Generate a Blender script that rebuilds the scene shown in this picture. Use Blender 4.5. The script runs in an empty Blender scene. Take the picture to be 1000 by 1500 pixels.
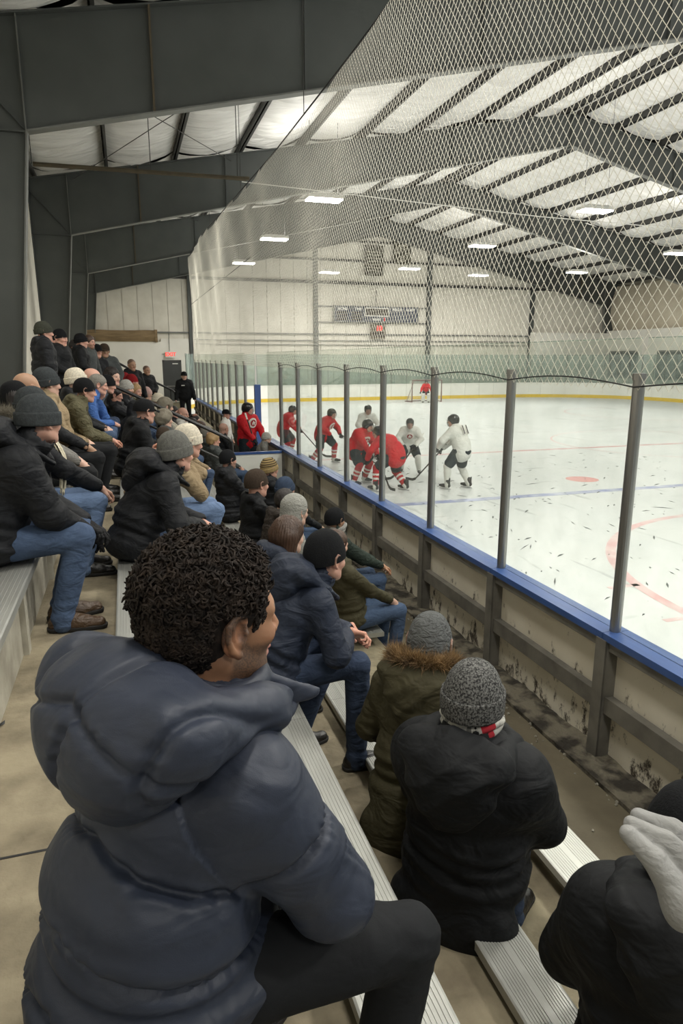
import bpy, bmesh, math, random
import numpy as np
from mathutils import Vector, Matrix

sc = bpy.context.scene
COL = sc.collection
PI = math.pi

# ---------------------------------------------------------------- camera
F_PX = 985.0
pitch = math.atan(226 / F_PX)
yaw = math.atan(318 / math.hypot(F_PX, 226))
cam_d = bpy.data.cameras.new('camera')
cam = bpy.data.objects.new('camera', cam_d)
COL.objects.link(cam)
cam_d.sensor_fit = 'HORIZONTAL'
cam_d.sensor_width = 36.0
cam_d.lens = 36.0 * F_PX / 1000.0
cam_d.clip_start = 0.05
cam_d.clip_end = 300
cam.rotation_euler = (PI / 2 - pitch, 0, -yaw)
sc.camera = cam

# ---------------------------------------------------------------- world, exposure
w = bpy.data.worlds.new('world')
sc.world = w
w.use_nodes = True
w.node_tree.nodes['Background'].inputs[0].default_value = (0.93, 0.97, 1.0, 1)
w.node_tree.nodes['Background'].inputs[1].default_value = 0.35
sc.view_settings.view_transform = 'Standard'
sc.view_settings.look = 'None'
sc.view_settings.exposure = 0.0
sc.view_settings.gamma = 1.0
sc.view_settings.use_curve_mapping = False
sc.cycles.max_bounces = 7
sc.cycles.diffuse_bounces = 4
sc.cycles.transparent_max_bounces = 24
sc.cycles.use_denoising = True
LAMP_W = 365.0

# ---------------------------------------------------------------- helpers
def P(*a): return Vector(a)

class MB:
    def __init__(s): s.v = []; s.f = []; s.m = []; s.cur = 0
    def add(s, vs, fs):
        o = len(s.v)
        s.v.extend([tuple(v) for v in vs])
        for f in fs:
            s.f.append(tuple(i + o for i in f)); s.m.append(s.cur)
    def box(s, x0, x1, y0, y1, z0, z1):
        vs = [(x, y, z) for z in (z0, z1) for y in (y0, y1) for x in (x0, x1)]
        s.add(vs, [(0, 2, 3, 1), (4, 5, 7, 6), (0, 1, 5, 4), (2, 6, 7, 3), (0, 4, 6, 2), (1, 3, 7, 5)])
    def beam(s, a, b, wd, ht, up=(0, 0, 1)):
        a = Vector(a); b = Vector(b); d = (b - a).normalized(); u = Vector(up)
        r = d.cross(u)
        if r.length < 1e-5: r = d.cross(Vector((1, 0, 0)))
        r.normalize(); u = r.cross(d)
        r *= wd / 2; u = u * ht / 2
        vs = [p + i * r + j * u for p in (a, b) for j in (-1, 1) for i in (-1, 1)]
        s.add(vs, [(0, 2, 3, 1), (4, 5, 7, 6), (0, 1, 5, 4), (2, 6, 7, 3), (0, 4, 6, 2), (1, 3, 7, 5)])
    def tube(s, pts, r, n=8, closed=False, cap=True):
        pts = [Vector(p) for p in pts]
        rs = [float(x) for x in r] if isinstance(r, (list, tuple)) else [float(r)] * len(pts)
        o = len(s.v); N = len(pts)
        prev = None
        for i, p in enumerate(pts):
            if closed: d = pts[(i + 1) % N] - pts[i - 1]
            else: d = pts[min(i + 1, N - 1)] - pts[max(i - 1, 0)]
            d.normalize()
            if prev is None:
                u = d.cross(Vector((0, 0, 1)))
                if u.length < 0.05: u = d.cross(Vector((1, 0, 0)))
            else: u = prev - d * prev.dot(d)
            u.normalize(); prev = u; w_ = d.cross(u)
            for k in range(n):
                a = 2 * PI * k / n
                s.v.append(tuple(p + rs[i] * (math.cos(a) * u + math.sin(a) * w_)))
        for i in range(N if closed else N - 1):
            j = (i + 1) % N
            for k in range(n):
                l = (k + 1) % n
                s.f.append((o + i * n + k, o + i * n + l, o + j * n + l, o + j * n + k)); s.m.append(s.cur)
        if cap and not closed:
            s.f.append(tuple(o + k for k in range(n))[::-1]); s.m.append(s.cur)
            s.f.append(tuple(o + (N - 1) * n + k for k in range(n))); s.m.append(s.cur)
    def prism(s, poly, axis, a0, a1):
        """poly in the two other axes (cyclic order), extruded along axis"""
        def mk(p, a):
            if axis == 0: return (a, p[0], p[1])
            if axis == 1: return (p[0], a, p[1])
            return (p[0], p[1], a)
        n = len(poly)
        vs = [mk(p, a0) for p in poly] + [mk(p, a1) for p in poly]
        fs = [tuple(range(n))[::-1], tuple(range(n, 2 * n))]
        fs += [(i, (i + 1) % n, n + (i + 1) % n, n + i) for i in range(n)]
        s.add(vs, fs)
    def quad(s, a, b, c, d): s.add([a, b, c, d], [(0, 1, 2, 3)])
    def grid(s, fn, nu, nv):
        vs = [fn(i / nu, j / nv) for j in range(nv + 1) for i in range(nu + 1)]
        s.add(vs, [(j * (nu + 1) + i, j * (nu + 1) + i + 1, (j + 1) * (nu + 1) + i + 1, (j + 1) * (nu + 1) + i)
                   for j in range(nv) for i in range(nu)])
    def build(s, name, mats, parent=None, smooth=False, fix=True):
        me = bpy.data.meshes.new(name)
        me.from_pydata(s.v, [], s.f)
        if not isinstance(mats, (list, tuple)): mats = [mats]
        for m in mats: me.materials.append(m)
        if any(s.m): me.polygons.foreach_set('material_index', s.m)
        if fix:
            bm = bmesh.new(); bm.from_mesh(me); bmesh.ops.recalc_face_normals(bm, faces=bm.faces); bm.to_mesh(me); bm.free()
        if smooth: me.polygons.foreach_set('use_smooth', [True] * len(me.polygons))
        return link(name, me, parent)

def link(name, me, parent=None):
    o = bpy.data.objects.new(name, me)
    COL.objects.link(o)
    if parent: o.parent = parent
    return o

def tag(o, label=None, cat=None, group=None, kind=None):
    if label: o['label'] = label
    if cat: o['category'] = cat
    if group: o['group'] = group
    if kind: o['kind'] = kind
    return o

def empty(name, loc=(0, 0, 0), rz=0.0):
    o = bpy.data.objects.new(name, None)
    COL.objects.link(o); o.location = loc; o.rotation_euler = (0, 0, rz)
    o.empty_display_size = 0.1
    return o

def share(src, parent, loc=(0, 0, 0), name=None):
    c = src.copy(); COL.objects.link(c); c.parent = parent; c.location = loc
    return c

def srgb(*c):
    if len(c) == 1 and isinstance(c[0], (tuple, list)): c = c[0]
    return tuple(((x / 255) / 12.92 if x <= 10 else ((x / 255 + 0.055) / 1.055) ** 2.4) for x in c) + (1,)

MATS = {}
def mat(name, col, rough=0.6, metal=0.0, var=0.0, vscale=4.0, bump=0.0, bscale=40.0, col2=None, detail=5.0,
        stretch=None, spec=0.5, attr=None, coord='Object', vlo=0.35, vhi=0.7, bdist=0.01, sheen=0.0, coat=0.0):
    if name in MATS: return MATS[name]
    m = bpy.data.materials.new(name); m.use_nodes = True
    nt = m.node_tree; N = nt.nodes; L = nt.links
    b = N['Principled BSDF']
    b.inputs['Roughness'].default_value = rough
    b.inputs['Metallic'].default_value = metal
    b.inputs['Specular IOR Level'].default_value = spec
    if sheen: b.inputs['Sheen Weight'].default_value = sheen; b.inputs['Sheen Roughness'].default_value = 0.4
    if coat: b.inputs['Coat Weight'].default_value = coat
    c1 = srgb(*col) if max(col) > 1 else tuple(col) + (1,)
    b.inputs['Base Color'].default_value = c1
    tc = N.new('ShaderNodeTexCoord'); src = tc.outputs[coord]
    if stretch:
        mp = N.new('ShaderNodeMapping'); mp.inputs['Scale'].default_value = stretch
        L.new(src, mp.inputs['Vector']); src = mp.outputs['Vector']
    colout = None
    if attr:
        at = N.new('ShaderNodeAttribute'); at.attribute_name = attr; colout = at.outputs['Color']
    if var > 0:
        n = N.new('ShaderNodeTexNoise'); n.inputs['Scale'].default_value = vscale; n.inputs['Detail'].default_value = detail
        L.new(src, n.inputs['Vector'])
        r = N.new('ShaderNodeMapRange'); r.inputs[1].default_value = vlo; r.inputs[2].default_value = vhi
        r.inputs[3].default_value = 0; r.inputs[4].default_value = var
        L.new(n.outputs['Fac'], r.inputs[0])
        mx = N.new('ShaderNodeMix'); mx.data_type = 'RGBA'
        mx.inputs[6].default_value = c1
        if colout: L.new(colout, mx.inputs[6])
        c2 = (srgb(*col2) if max(col2) > 1 else tuple(col2) + (1,)) if col2 else tuple(x * 0.45 for x in c1[:3]) + (1,)
        mx.inputs[7].default_value = c2
        L.new(r.outputs[0], mx.inputs[0]); colout = mx.outputs[2]
    if colout: L.new(colout, b.inputs['Base Color'])
    if bump > 0:
        n2 = N.new('ShaderNodeTexNoise'); n2.inputs['Scale'].default_value = bscale; n2.inputs['Detail'].default_value = 4
        L.new(src, n2.inputs['Vector'])
        bp = N.new('ShaderNodeBump'); bp.inputs['Strength'].default_value = bump; bp.inputs['Distance'].default_value = bdist
        L.new(n2.outputs['Fac'], bp.inputs['Height']); L.new(bp.outputs['Normal'], b.inputs['Normal'])
    MATS[name] = m
    return m

def emat(name, col, strength):
    m = bpy.data.materials.new(name); m.use_nodes = True
    b = m.node_tree.nodes['Principled BSDF']
    b.inputs['Base Color'].default_value = srgb(*col)
    b.inputs['Emission Color'].default_value = srgb(*col)
    b.inputs['Emission Strength'].default_value = strength
    MATS[name] = m
    return m

def glassmat(name, tint, dust, ior_mix=0.06, dustcol=(215, 222, 215), scale=3.0):
    """thin clear sheet: mostly transparent, a little mirror at grazing angles, dusty film"""
    m = bpy.data.materials.new(name); m.use_nodes = True
    nt = m.node_tree; N = nt.nodes; L = nt.links
    for n in list(N): N.remove(n)
    out = N.new('ShaderNodeOutputMaterial')
    tr = N.new('ShaderNodeBsdfTransparent'); tr.inputs[0].default_value = srgb(*tint)
    gl = N.new('ShaderNodeBsdfGlossy'); gl.inputs['Roughness'].default_value = 0.03
    lw = N.new('ShaderNodeLayerWeight'); lw.inputs[0].default_value = 0.5
    pw = N.new('ShaderNodeMath'); pw.operation = 'POWER'; pw.inputs[1].default_value = 5.0; L.new(lw.outputs['Facing'], pw.inputs[0])
    fr = N.new('ShaderNodeMath'); fr.operation = 'MULTIPLY_ADD'; fr.inputs[1].default_value = 0.35; fr.inputs[2].default_value = 0.015; L.new(pw.outputs[0], fr.inputs[0])
    m1 = N.new('ShaderNodeMixShader'); L.new(fr.outputs[0], m1.inputs[0]); L.new(tr.outputs[0], m1.inputs[1]); L.new(gl.outputs[0], m1.inputs[2])
    df = N.new('ShaderNodeBsdfDiffuse'); df.inputs[0].default_value = srgb(*dustcol)
    tc = N.new('ShaderNodeTexCoord')
    no = N.new('ShaderNodeTexNoise'); no.inputs['Scale'].default_value = scale; no.inputs['Detail'].default_value = 8
    L.new(tc.outputs['Object'], no.inputs['Vector'])
    mr = N.new('ShaderNodeMapRange'); mr.inputs[1].default_value = 0.3; mr.inputs[2].default_value = 0.75
    mr.inputs[3].default_value = dust * 0.4; mr.inputs[4].default_value = dust * 1.6
    L.new(no.outputs['Fac'], mr.inputs[0])
    m2 = N.new('ShaderNodeMixShader'); L.new(mr.outputs[0], m2.inputs[0]); L.new(m1.outputs[0], m2.inputs[1]); L.new(df.outputs[0], m2.inputs[2])
    L.new(m2.outputs[0], out.inputs['Surface'])
    MATS[name] = m
    return m

steel = mat('steel_paint', (84, 88, 86), 0.55, 0.0, var=0.35, vscale=1.2, col2=(60, 63, 61), bump=0.1, bscale=30)
steel_hi = mat('steel_flange', (122, 124, 120), 0.5, 0.0, var=0.4, vscale=2, col2=(84, 85, 82))
steel_dk = mat('steel_dark', (70, 70, 68), 0.5, 0.0, var=0.4, vscale=3, col2=(48, 48, 46))
rust = mat('rust_strut', (96, 86, 66), 0.7, 0.0, var=0.5, vscale=5, col2=(66, 62, 52))
insul = mat('insulation_vinyl', (238, 237, 233), 0.45, 0.0, var=0.35, vscale=1.3, col2=(168, 167, 160), bump=1.0, bscale=1.6, bdist=0.12, stretch=(0.35, 3.6, 1))
wallp = mat('wall_panel_paint', (234, 230, 218), 0.7, 0.0, var=0.28, vscale=1.4, col2=(176, 170, 154), bump=0.1, bscale=8)
wallw = mat('block_wall_paint', (240, 238, 230), 0.7, var=0.2, vscale=1.0, col2=(196, 192, 180))
conc = mat('concrete', (148, 138, 115), 0.85, var=0.8, vscale=5.5, col2=(96, 87, 70), bump=0.6, bscale=30, detail=10)
conc_dk = mat('shaded_concrete', (104, 96, 78), 0.8, var=0.8, vscale=2.2, col2=(70, 63, 50), bump=0.5, bscale=30, detail=10)  # walkway concrete, with the shade of the boards put into its colour
conc_w = mat('painted_concrete', (180, 176, 162), 0.8, var=0.7, vscale=4, col2=(112, 106, 92), bump=0.4, bscale=22, detail=10)
kerbm = mat('dirty_concrete', (112, 106, 92), 0.9, var=0.95, vscale=6, col2=(42, 38, 32), bump=1.0, bscale=11, bdist=0.05, detail=10, vlo=.42, vhi=.58)
alu = mat('aluminium_plank', (176, 177, 172), 0.42, 0.55, var=0.4, vscale=3, col2=(128, 128, 122), stretch=(3, .5, 1), bump=0.1, bscale=60)
alu_lt = mat('white_plank', (196, 196, 190), 0.4, 0.15, var=0.3, vscale=3, col2=(180, 180, 172), stretch=(3, .5, 1))
alu_post = mat('aluminium_post', (150, 150, 148), 0.32, 0.85, var=0.25, vscale=6, col2=(104, 104, 102), stretch=(3, 3, .3))
backsteel = mat('galvanised_steel', (118, 115, 107), 0.6, 0.1, var=0.6, vscale=5, col2=(62, 60, 56), bump=0.2, bscale=20, detail=8)
bluecap = mat('blue_plastic', (58, 88, 146), 0.35, var=0.35, vscale=5, col2=(42, 62, 108), bump=0.05, bscale=50, stretch=(4, .6, 1))
boardw = mat('white_board_plastic', (232, 232, 226), 0.4, var=0.15, vscale=2, col2=(205, 205, 198))
yellow = mat('yellow_kick', (222, 190, 60), 0.5, var=0.3, vscale=2, col2=(190, 158, 60))
rope = mat('black_cord', (26, 26, 26), 0.7)
netm = mat('net_twine', (216, 213, 200), 0.8)
blackp = mat('black_plastic', (22, 22, 24), 0.5)
darkrail = mat('dark_rail', (38, 38, 38), 0.35, 0.3)
glass = glassmat('shield_glass', (248, 250, 248), 0.07)
glass_far = glassmat('far_shield_glass', (228, 234, 231), 0.18, dustcol=(190, 205, 200))
glass_edge = glassmat('glass_edge', (170, 205, 190), 0.35)
lampm = emat('lamp_diffuser', (255, 252, 240), 22.0)

# dirty back of the boards
def dirty_board():
    m = mat('dirty_board_back', (216, 210, 194), 0.6, var=0.5, vscale=1.6, col2=(186, 176, 154), bump=0.1, bscale=12)
    nt = m.node_tree; N = nt.nodes; L = nt.links; b = N['Principled BSDF']
    old = b.inputs['Base Color'].links[0].from_socket
    tc = N.new('ShaderNodeTexCoord')
    no = N.new('ShaderNodeTexNoise'); no.inputs['Scale'].default_value = 7; no.inputs['Detail'].default_value = 12; no.inputs['Roughness'].default_value = .75
    mp = N.new('ShaderNodeMapping'); mp.inputs['Scale'].default_value = (1, 1, 0.55)
    L.new(tc.outputs['Object'], mp.inputs['Vector']); L.new(mp.outputs['Vector'], no.inputs['Vector'])
    se = N.new('ShaderNodeSeparateXYZ'); L.new(tc.outputs['Object'], se.inputs[0])
    zr = N.new('ShaderNodeMapRange'); zr.inputs[1].default_value = -3.1; zr.inputs[2].default_value = -2.0; zr.inputs[3].default_value = 0.49; zr.inputs[4].default_value = 0.66
    L.new(se.outputs['Z'], zr.inputs[0])
    gt = N.new('ShaderNodeMath'); gt.operation = 'SUBTRACT'; L.new(no.outputs['Fac'], gt.inputs[0]); L.new(zr.outputs[0], gt.inputs[1])
    ml = N.new('ShaderNodeMath'); ml.operation = 'MULTIPLY'; ml.inputs[1].default_value = 14; ml.use_clamp = True; L.new(gt.outputs[0], ml.inputs[0])
    mx = N.new('ShaderNodeMix'); mx.data_type = 'RGBA'; mx.inputs[7].default_value = srgb(62, 54, 44)
    L.new(ml.outputs[0], mx.inputs[0]); L.new(old, mx.inputs[6]); L.new(mx.outputs[2], b.inputs['Base Color'])
    return m
boardback = dirty_board()

def ice_mat():
    m = mat('ice', (208, 211, 210), 0.42, var=0.35, vscale=0.8, col2=(192, 198, 199), detail=8, bump=0.03, bscale=20, spec=0.25)
    nt = m.node_tree; N = nt.nodes; L = nt.links; b = N['Principled BSDF']
    old = b.inputs['Base Color'].links[0].from_socket
    tc = N.new('ShaderNodeTexCoord')
    for (sc_, rot, thr, colr, st) in ((3.0, .5, .655, (120, 124, 124), (1, .16, 1)), (3.3, -.9, .66, (140, 146, 146), (.15, 1, 1)), (7.0, 0, .70, (70, 72, 72), (1, .8, 1))):
        mp = N.new('ShaderNodeMapping'); mp.inputs['Scale'].default_value = st; mp.inputs['Rotation'].default_value = (0, 0, rot)
        no = N.new('ShaderNodeTexNoise'); no.inputs['Scale'].default_value = sc_; no.inputs['Detail'].default_value = 3
        L.new(tc.outputs['Object'], mp.inputs['Vector']); L.new(mp.outputs['Vector'], no.inputs['Vector'])
        gt = N.new('ShaderNodeMath'); gt.operation = 'SUBTRACT'; gt.inputs[1].default_value = thr; L.new(no.outputs['Fac'], gt.inputs[0])
        ml = N.new('ShaderNodeMath'); ml.operation = 'MULTIPLY'; ml.inputs[1].default_value = 16; ml.use_clamp = True; L.new(gt.outputs[0], ml.inputs[0])
        m3 = N.new('ShaderNodeMath'); m3.operation = 'MULTIPLY'; m3.inputs[1].default_value = .4; L.new(ml.outputs[0], m3.inputs[0])
        mx = N.new('ShaderNodeMix'); mx.data_type = 'RGBA'; mx.inputs[7].default_value = srgb(*colr)
        L.new(m3.outputs[0], mx.inputs[0]); L.new(old, mx.inputs[6]); old = mx.outputs[2]
    L.new(old, b.inputs['Base Color'])
    return m
ice = ice_mat()

# ================================================================ building shell
ZI = -3.12                       # ice level
XB = 3.43                        # rink board line beside the stands
YE = 50.0                        # end wall
Y0 = -9.0                        # open end of the building behind the camera
XC = 18.6                        # roof ridge
XL, XR = -2.9, 40.1              # side walls
BAY = 11.6
FR = [15.3 + BAY * k for k in range(-2, 4)]   # frame positions
FR[-1] = 49.6
def roof_z(x): return 9.95 - 0.1866 * abs(x - XC)          # top of rafters
def low_z(x): return 8.75 - 0.2266 * abs(x - XC)

o = MB(); o.box(XL - .3, XR + .3, Y0, YE + .3, -3.5, -3.135); tag(o.build('floor', conc), 'bare concrete slab under the arena', kind='structure')
# side walls: long panels
def wall(name, label, x, y0, y1, z0, z1, step, m, axis):
    root = empty(name); tag(root, label, kind='structure')
    n = int(round((y1 - y0) / step)); st = (y1 - y0) / n
    for i in range(n):
        b = MB(); a = y0 + i * st + .012; c = y0 + (i + 1) * st - .012
        if axis == 0:
            b.box(x - .06, x + .06, a, c, z0, z1)
        else:
            t = .06
            zz = lambda q: roof_z(q) if z1 is None else z1
            b.prism([(a, z0), (c, z0), (c, zz(c)), (XC, zz(XC)), (a, zz(a))] if a < XC < c and z1 is None else [(a, z0), (c, z0), (c, zz(c)), (a, zz(a))], 1, x - t, x + t)
        ob = b.build('panel', m, root)
    return root
wl = wall('wall_left', 'white metal panelled side wall behind the stands', XL - .1, Y0, YE, -3.2, roof_z(XL), 1.2, wallp, 0)
wr = wall('wall_right', 'far side wall beyond the ice', XR + .1, Y0, YE, -3.2, roof_z(XR), 1.2, wallp, 0)
we = wall('wall_end', 'white panelled gable wall behind the far goal', YE + .1, XL, XR, -3.2, None, 1.0, wallp, 1)
backing = MB(); backing.prism([(XL - .3, -3.4), (XR + .3, -3.4), (XR + .3, roof_z(XR) + .4), (XC, roof_z(XC) + .5), (XL - .3, roof_z(XL) + .4)], 1, YE + .17, YE + .3)
backing.box(XL - .3, XL - .17, Y0, YE + .3, -3.4, roof_z(XL) + .3)
backing.box(XR + .17, XR + .3, Y0, YE + .3, -3.4, roof_z(XR) + .3)
backing.build('sheathing', wallp, we)

# roof: sheathing, sagging insulation between purlins, purlins
roof = empty('ceiling'); tag(roof, 'pitched arena roof with sagging white insulation between purlins', kind='structure')
b = MB()
for s in (-1, 1):
    xe = XC + s * 22.4
    b.add([(XC, Y0, 10.45), (XC, YE + .3, 10.45), (xe, YE + .3, 10.45 - .1866 * 22.4), (xe, Y0, 10.45 - .1866 * 22.4),
           (XC, Y0, 10.6), (XC, YE + .3, 10.6), (xe, YE + .3, 10.6 - .1866 * 22.4), (xe, Y0, 10.6 - .1866 * 22.4)],
          [(0, 1, 2, 3), (4, 5, 6, 7), (0, 3, 7, 4), (1, 2, 6, 5), (2, 3, 7, 6)])
b.build('roof_sheet', steel_dk, roof)
PUR = [XL + .35 + 2.36 * i for i in range(10)]
PUR = [x for x in PUR if x < XC - .6] 
PURX = PUR + [XC - .35, XC + .35] + [2 * XC - x for x in reversed(PUR)]
rnd = random.Random(5)
for x in PURX:                                     # Z shaped purlins
    for k in range(len(FR) - 1):
        b = MB(); z = roof_z(x); y0, y1 = FR[k] - .0, FR[k + 1] + .0
        b.box(x - .018, x + .018, y0, y1, z + .0, z + .30)
        b.box(x - .018, x + .10, y0, y1, z - .0, z + .025)
        b.box(x - .10, x + .018, y0, y1, z + .28, z + .30)
        b.build('purlin', steel_dk, roof)
        
import itertools
edges = [XL - .0] + PURX + [XR]
for a, c in zip(edges[:-1], edges[1:]):
    if c - a < 1.0: 
        b = MB(); b.box(a, c, Y0, YE, roof_z(XC) + .2, roof_z(XC) + .26); b.build('insulation_strip', insul, roof); continue
    for k in range(len(FR) - 1):
        y0, y1 = FR[k] + .1, FR[k + 1] - .1
        ph = [rnd.uniform(0, 6.28) for _ in range(8)]
        am = [rnd.uniform(.5, 1) for _ in range(8)]
        def fn(u, v, a=a, c=c, y0=y0, y1=y1, ph=ph, am=am):
            x = a + (c - a) * u; y = y0 + (y1 - y0) * v
            env = math.sin(PI * u) ** .7 if 0 < u < 1 else 0
            yy = y + .5 * math.sin(u * 3 + ph[0]) * .5
            wr_ = sum(am[i] * .060 / (1 + i * .30) * abs(math.sin(yy * (2.0 + i * 1.35) + ph[i] + u * (i - 3) * .9)) for i in range(7))
            return (x, y, roof_z(x) + .30 - env * (.06 + wr_ * 1.6))
        b = MB(); b.grid(fn, 8, 110)
        b.build('insulation_blanket', insul, roof, smooth=True, fix=False)

# steel frames
for k, y in enumerate(FR):
    fr = empty('steel_frame', (0, y, 0))
    nth = ['frame behind the camera', 'frame overhead beside the nearest seats', 'nearest frame across the top of the view', 'second frame from the camera', 'third frame from the camera', 'frame against the far gable wall'][k]
    tag(fr, 'grey tapered steel portal frame, ' + nth, 'steel frame', 'steel portal frames', kind='structure')
    t = .012
    for s in (-1, 1):
        X = lambda d: XC + s * d          # d measured from the ridge
        dk, do = 20.08, 21.35
        b = MB(); b.prism([(X(0), low_z(XC)), (X(dk), 4.2), (X(do), 4.2), (X(do), roof_z(XL) - .02), (X(0), roof_z(XC) - .02)], 1, -t, t); b.build('rafter_web', steel, fr)
        b = MB(); b.prism([(X(dk), 4.2), (X(dk + .78), -3.1), (X(do - .08), -3.1), (X(do), 4.2)], 1, -t, t); b.build('column_web', steel, fr)
        b = MB(); b.beam((X(0), 0, low_z(XC)), (X(dk), 0, 4.2), .26, .03, (0, 0, 1)); b.build('rafter_flange', steel_hi, fr)
        b = MB(); b.beam((X(0), 0, roof_z(XC)), (X(do), 0, roof_z(XL)), .26, .03, (0, 0, 1)); b.build('rafter_flange', steel, fr)
        b = MB(); b.beam((X(dk + .78), 0, -3.1), (X(dk), 0, 4.2), .26, .03, (1, 0, 0)); b.build('column_flange', steel_hi, fr)
        b = MB(); b.beam((X(do - .08), 0, -3.1), (X(do), 0, 4.2), .26, .03, (1, 0, 0)); b.beam((X(do), 0, 4.2), (X(do), 0, roof_z(XL) - .1), .26, .03, (1, 0, 0)); b.build('column_flange', steel, fr)
        b = MB(); b.box(min(X(dk), X(dk) + s * .02), max(X(dk), X(dk) + s * .02), -.11, .11, 4.2, roof_z(X(dk)) - .05); b.build('stiffener', steel_hi, fr)
        b = MB(); b.box(min(X(dk), X(do)), max(X(dk), X(do)), -.11, .11, 4.17, 4.20); b.build('stiffener', steel, fr)
        b = MB(); b.beam((X(dk), 0, 4.2), (X(do), 0, 5.6), .18, .02, (0, 0, 1)); b.build('stiffener', steel, fr)
        for d, mm in ((17.7, rust), (14.6, steel), (10.5, steel), (5.5, steel)):
            b = MB(); b.box(X(d) - .02, X(d) + .02, -.12, .12, low_z(X(d)), roof_z(X(d))); b.build('stiffener', mm, fr)
    b = MB(); b.box(XC - .03, XC + .03, -.16, .16, low_z(XC) - .12, roof_z(XC)); b.build('ridge_plate', steel, fr)

# bracing rods and struts under the roof, between the first and the third frames
def rod(name, a, c, r, m, label, group=None, cat='brace'):
    b = MB(); b.tube([a, c], r, 6); o = b.build(name, m); tag(o, label, cat, group, kind='structure'); return o
for k in (2, 3, 4):
    ya, yb = FR[k] + .1, FR[k + 1] - .1
    nm = ['first', 'second', 'third'][k - 2]
    for (x0, x1) in ((-1.3, 4.2),):
        rod('brace_rod', (x0, ya, roof_z(x0) - .5), (x1, yb, roof_z(x1) - .25), .012, steel_dk, 'thin diagonal brace rod rising away from the wall in the %s roof bay' % nm, 'roof brace rods')
        rod('brace_rod', (x1, ya, roof_z(x1) - .5), (x0, yb, roof_z(x0) - .25), .012, steel_dk, 'thin diagonal brace rod running back to the wall in the %s roof bay' % nm, 'roof brace rods')
b = MB(); b.tube([(-1.87, 20, 4.77), (3.53, 20, 4.81)], .055, 8); b.box(3.5, 3.62, 19.95, 20.05, 4.78, 4.86)
tag(b.build('strut_pipe', rust), 'brown steel strut pipe crossing under the roof above the stands', 'pipe', kind='structure')
for x, z1 in ((1.0, 4.8), (3.3, 4.8), (-1.9, 4.77)):
    rod('hanger_rod', (x, 20, z1), (x, 20, roof_z(x) + .1), .012, steel_dk, 'thin hanger rod above the brown strut, at %s' % {1.0: 'its middle', 3.3: 'its net end', -1.9: 'its wall end'}[x], 'hanger rods')

# end wall framing
for x, wh in ((4.63, 'beside the stands and the door'), (13.7, 'left of the scoreboard'), (22.8, 'right of the scoreboard'), (32.0, 'near the right corner')):
    b = MB(); zt = roof_z(x) - .4; y = YE - .22
    b.box(x - .16, x + .16, y - .02, y + .0, -3.1, zt); b.box(x - .16, x + .16, y + .2, y + .22, -3.1, zt); b.box(x - .01, x + .01, y, y + .2, -3.1, zt)
    tag(b.build('end_column', steel), 'grey steel wall column ' + wh, 'column', 'gable wall columns', kind='structure')
for z, x0, x1, h, wh in ((5.42, XL, XR, .2, 'full width, the lower thick one'), (7.0, 4.8, 31.9, .14, 'below the gable, above the thick one'), (8.35, 12.5, 24.5, .12, 'topmost, under the ridge'), (3.72, 13.9, 22.6, .09, 'along the top of the scoreboard'), (2.58, 13.9, 22.6, .09, 'along the foot of the scoreboard'), (1.72, XL, 31.9, .10, 'just above the rink glass'), (1.25, 4.8, 31.9, .06, 'thin one under it'), (.95, 4.8, 31.9, .04, 'thinnest, lowest')):
    b = MB(); b.box(x0, x1, YE - .10, YE + .03, z - h / 2, z + h / 2); b.box(x0, x1, YE - .14, YE - .10, z - h / 2, z - h / 2 + .03)
    tag(b.build('girt', steel_dk if h > .1 else steel_hi), 'horizontal steel wall girt on the gable wall, ' + wh, 'girt', 'gable wall girts', kind='structure')
b = MB(); b.box(XL, 2.5, YE - .35, YE, -3.1, 1.08); b.box(2.5, 4.4, YE - .16, YE, -3.1, 1.3)
tag(b.build('wainscot_wall', wallw), 'white low block wall under the tan beam', kind='structure')
woodm = mat('tan_board', (150, 128, 96), 0.8, var=0.7, vscale=3, col2=(104, 86, 62), stretch=(.4, 1, 3), detail=8)
b = MB()
b.grid(lambda u, v: (XL + .35 + u * 4.75, YE - .42 - .12 * math.sin(v * PI) + .02 * math.sin(u * 23), 1.10 + .72 * v + .03 * math.sin(u * 9)), 24, 6)
b.box(XL + .35, 2.2, YE - .42, YE - .02, 1.08, 1.82); b.box(2.12, 2.28, YE - .56, YE - .02, 1.04, 1.88)
tag(b.build('beam_cover', woodm), 'long tan boarded beam on top of the white block wall', 'beam')
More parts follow.
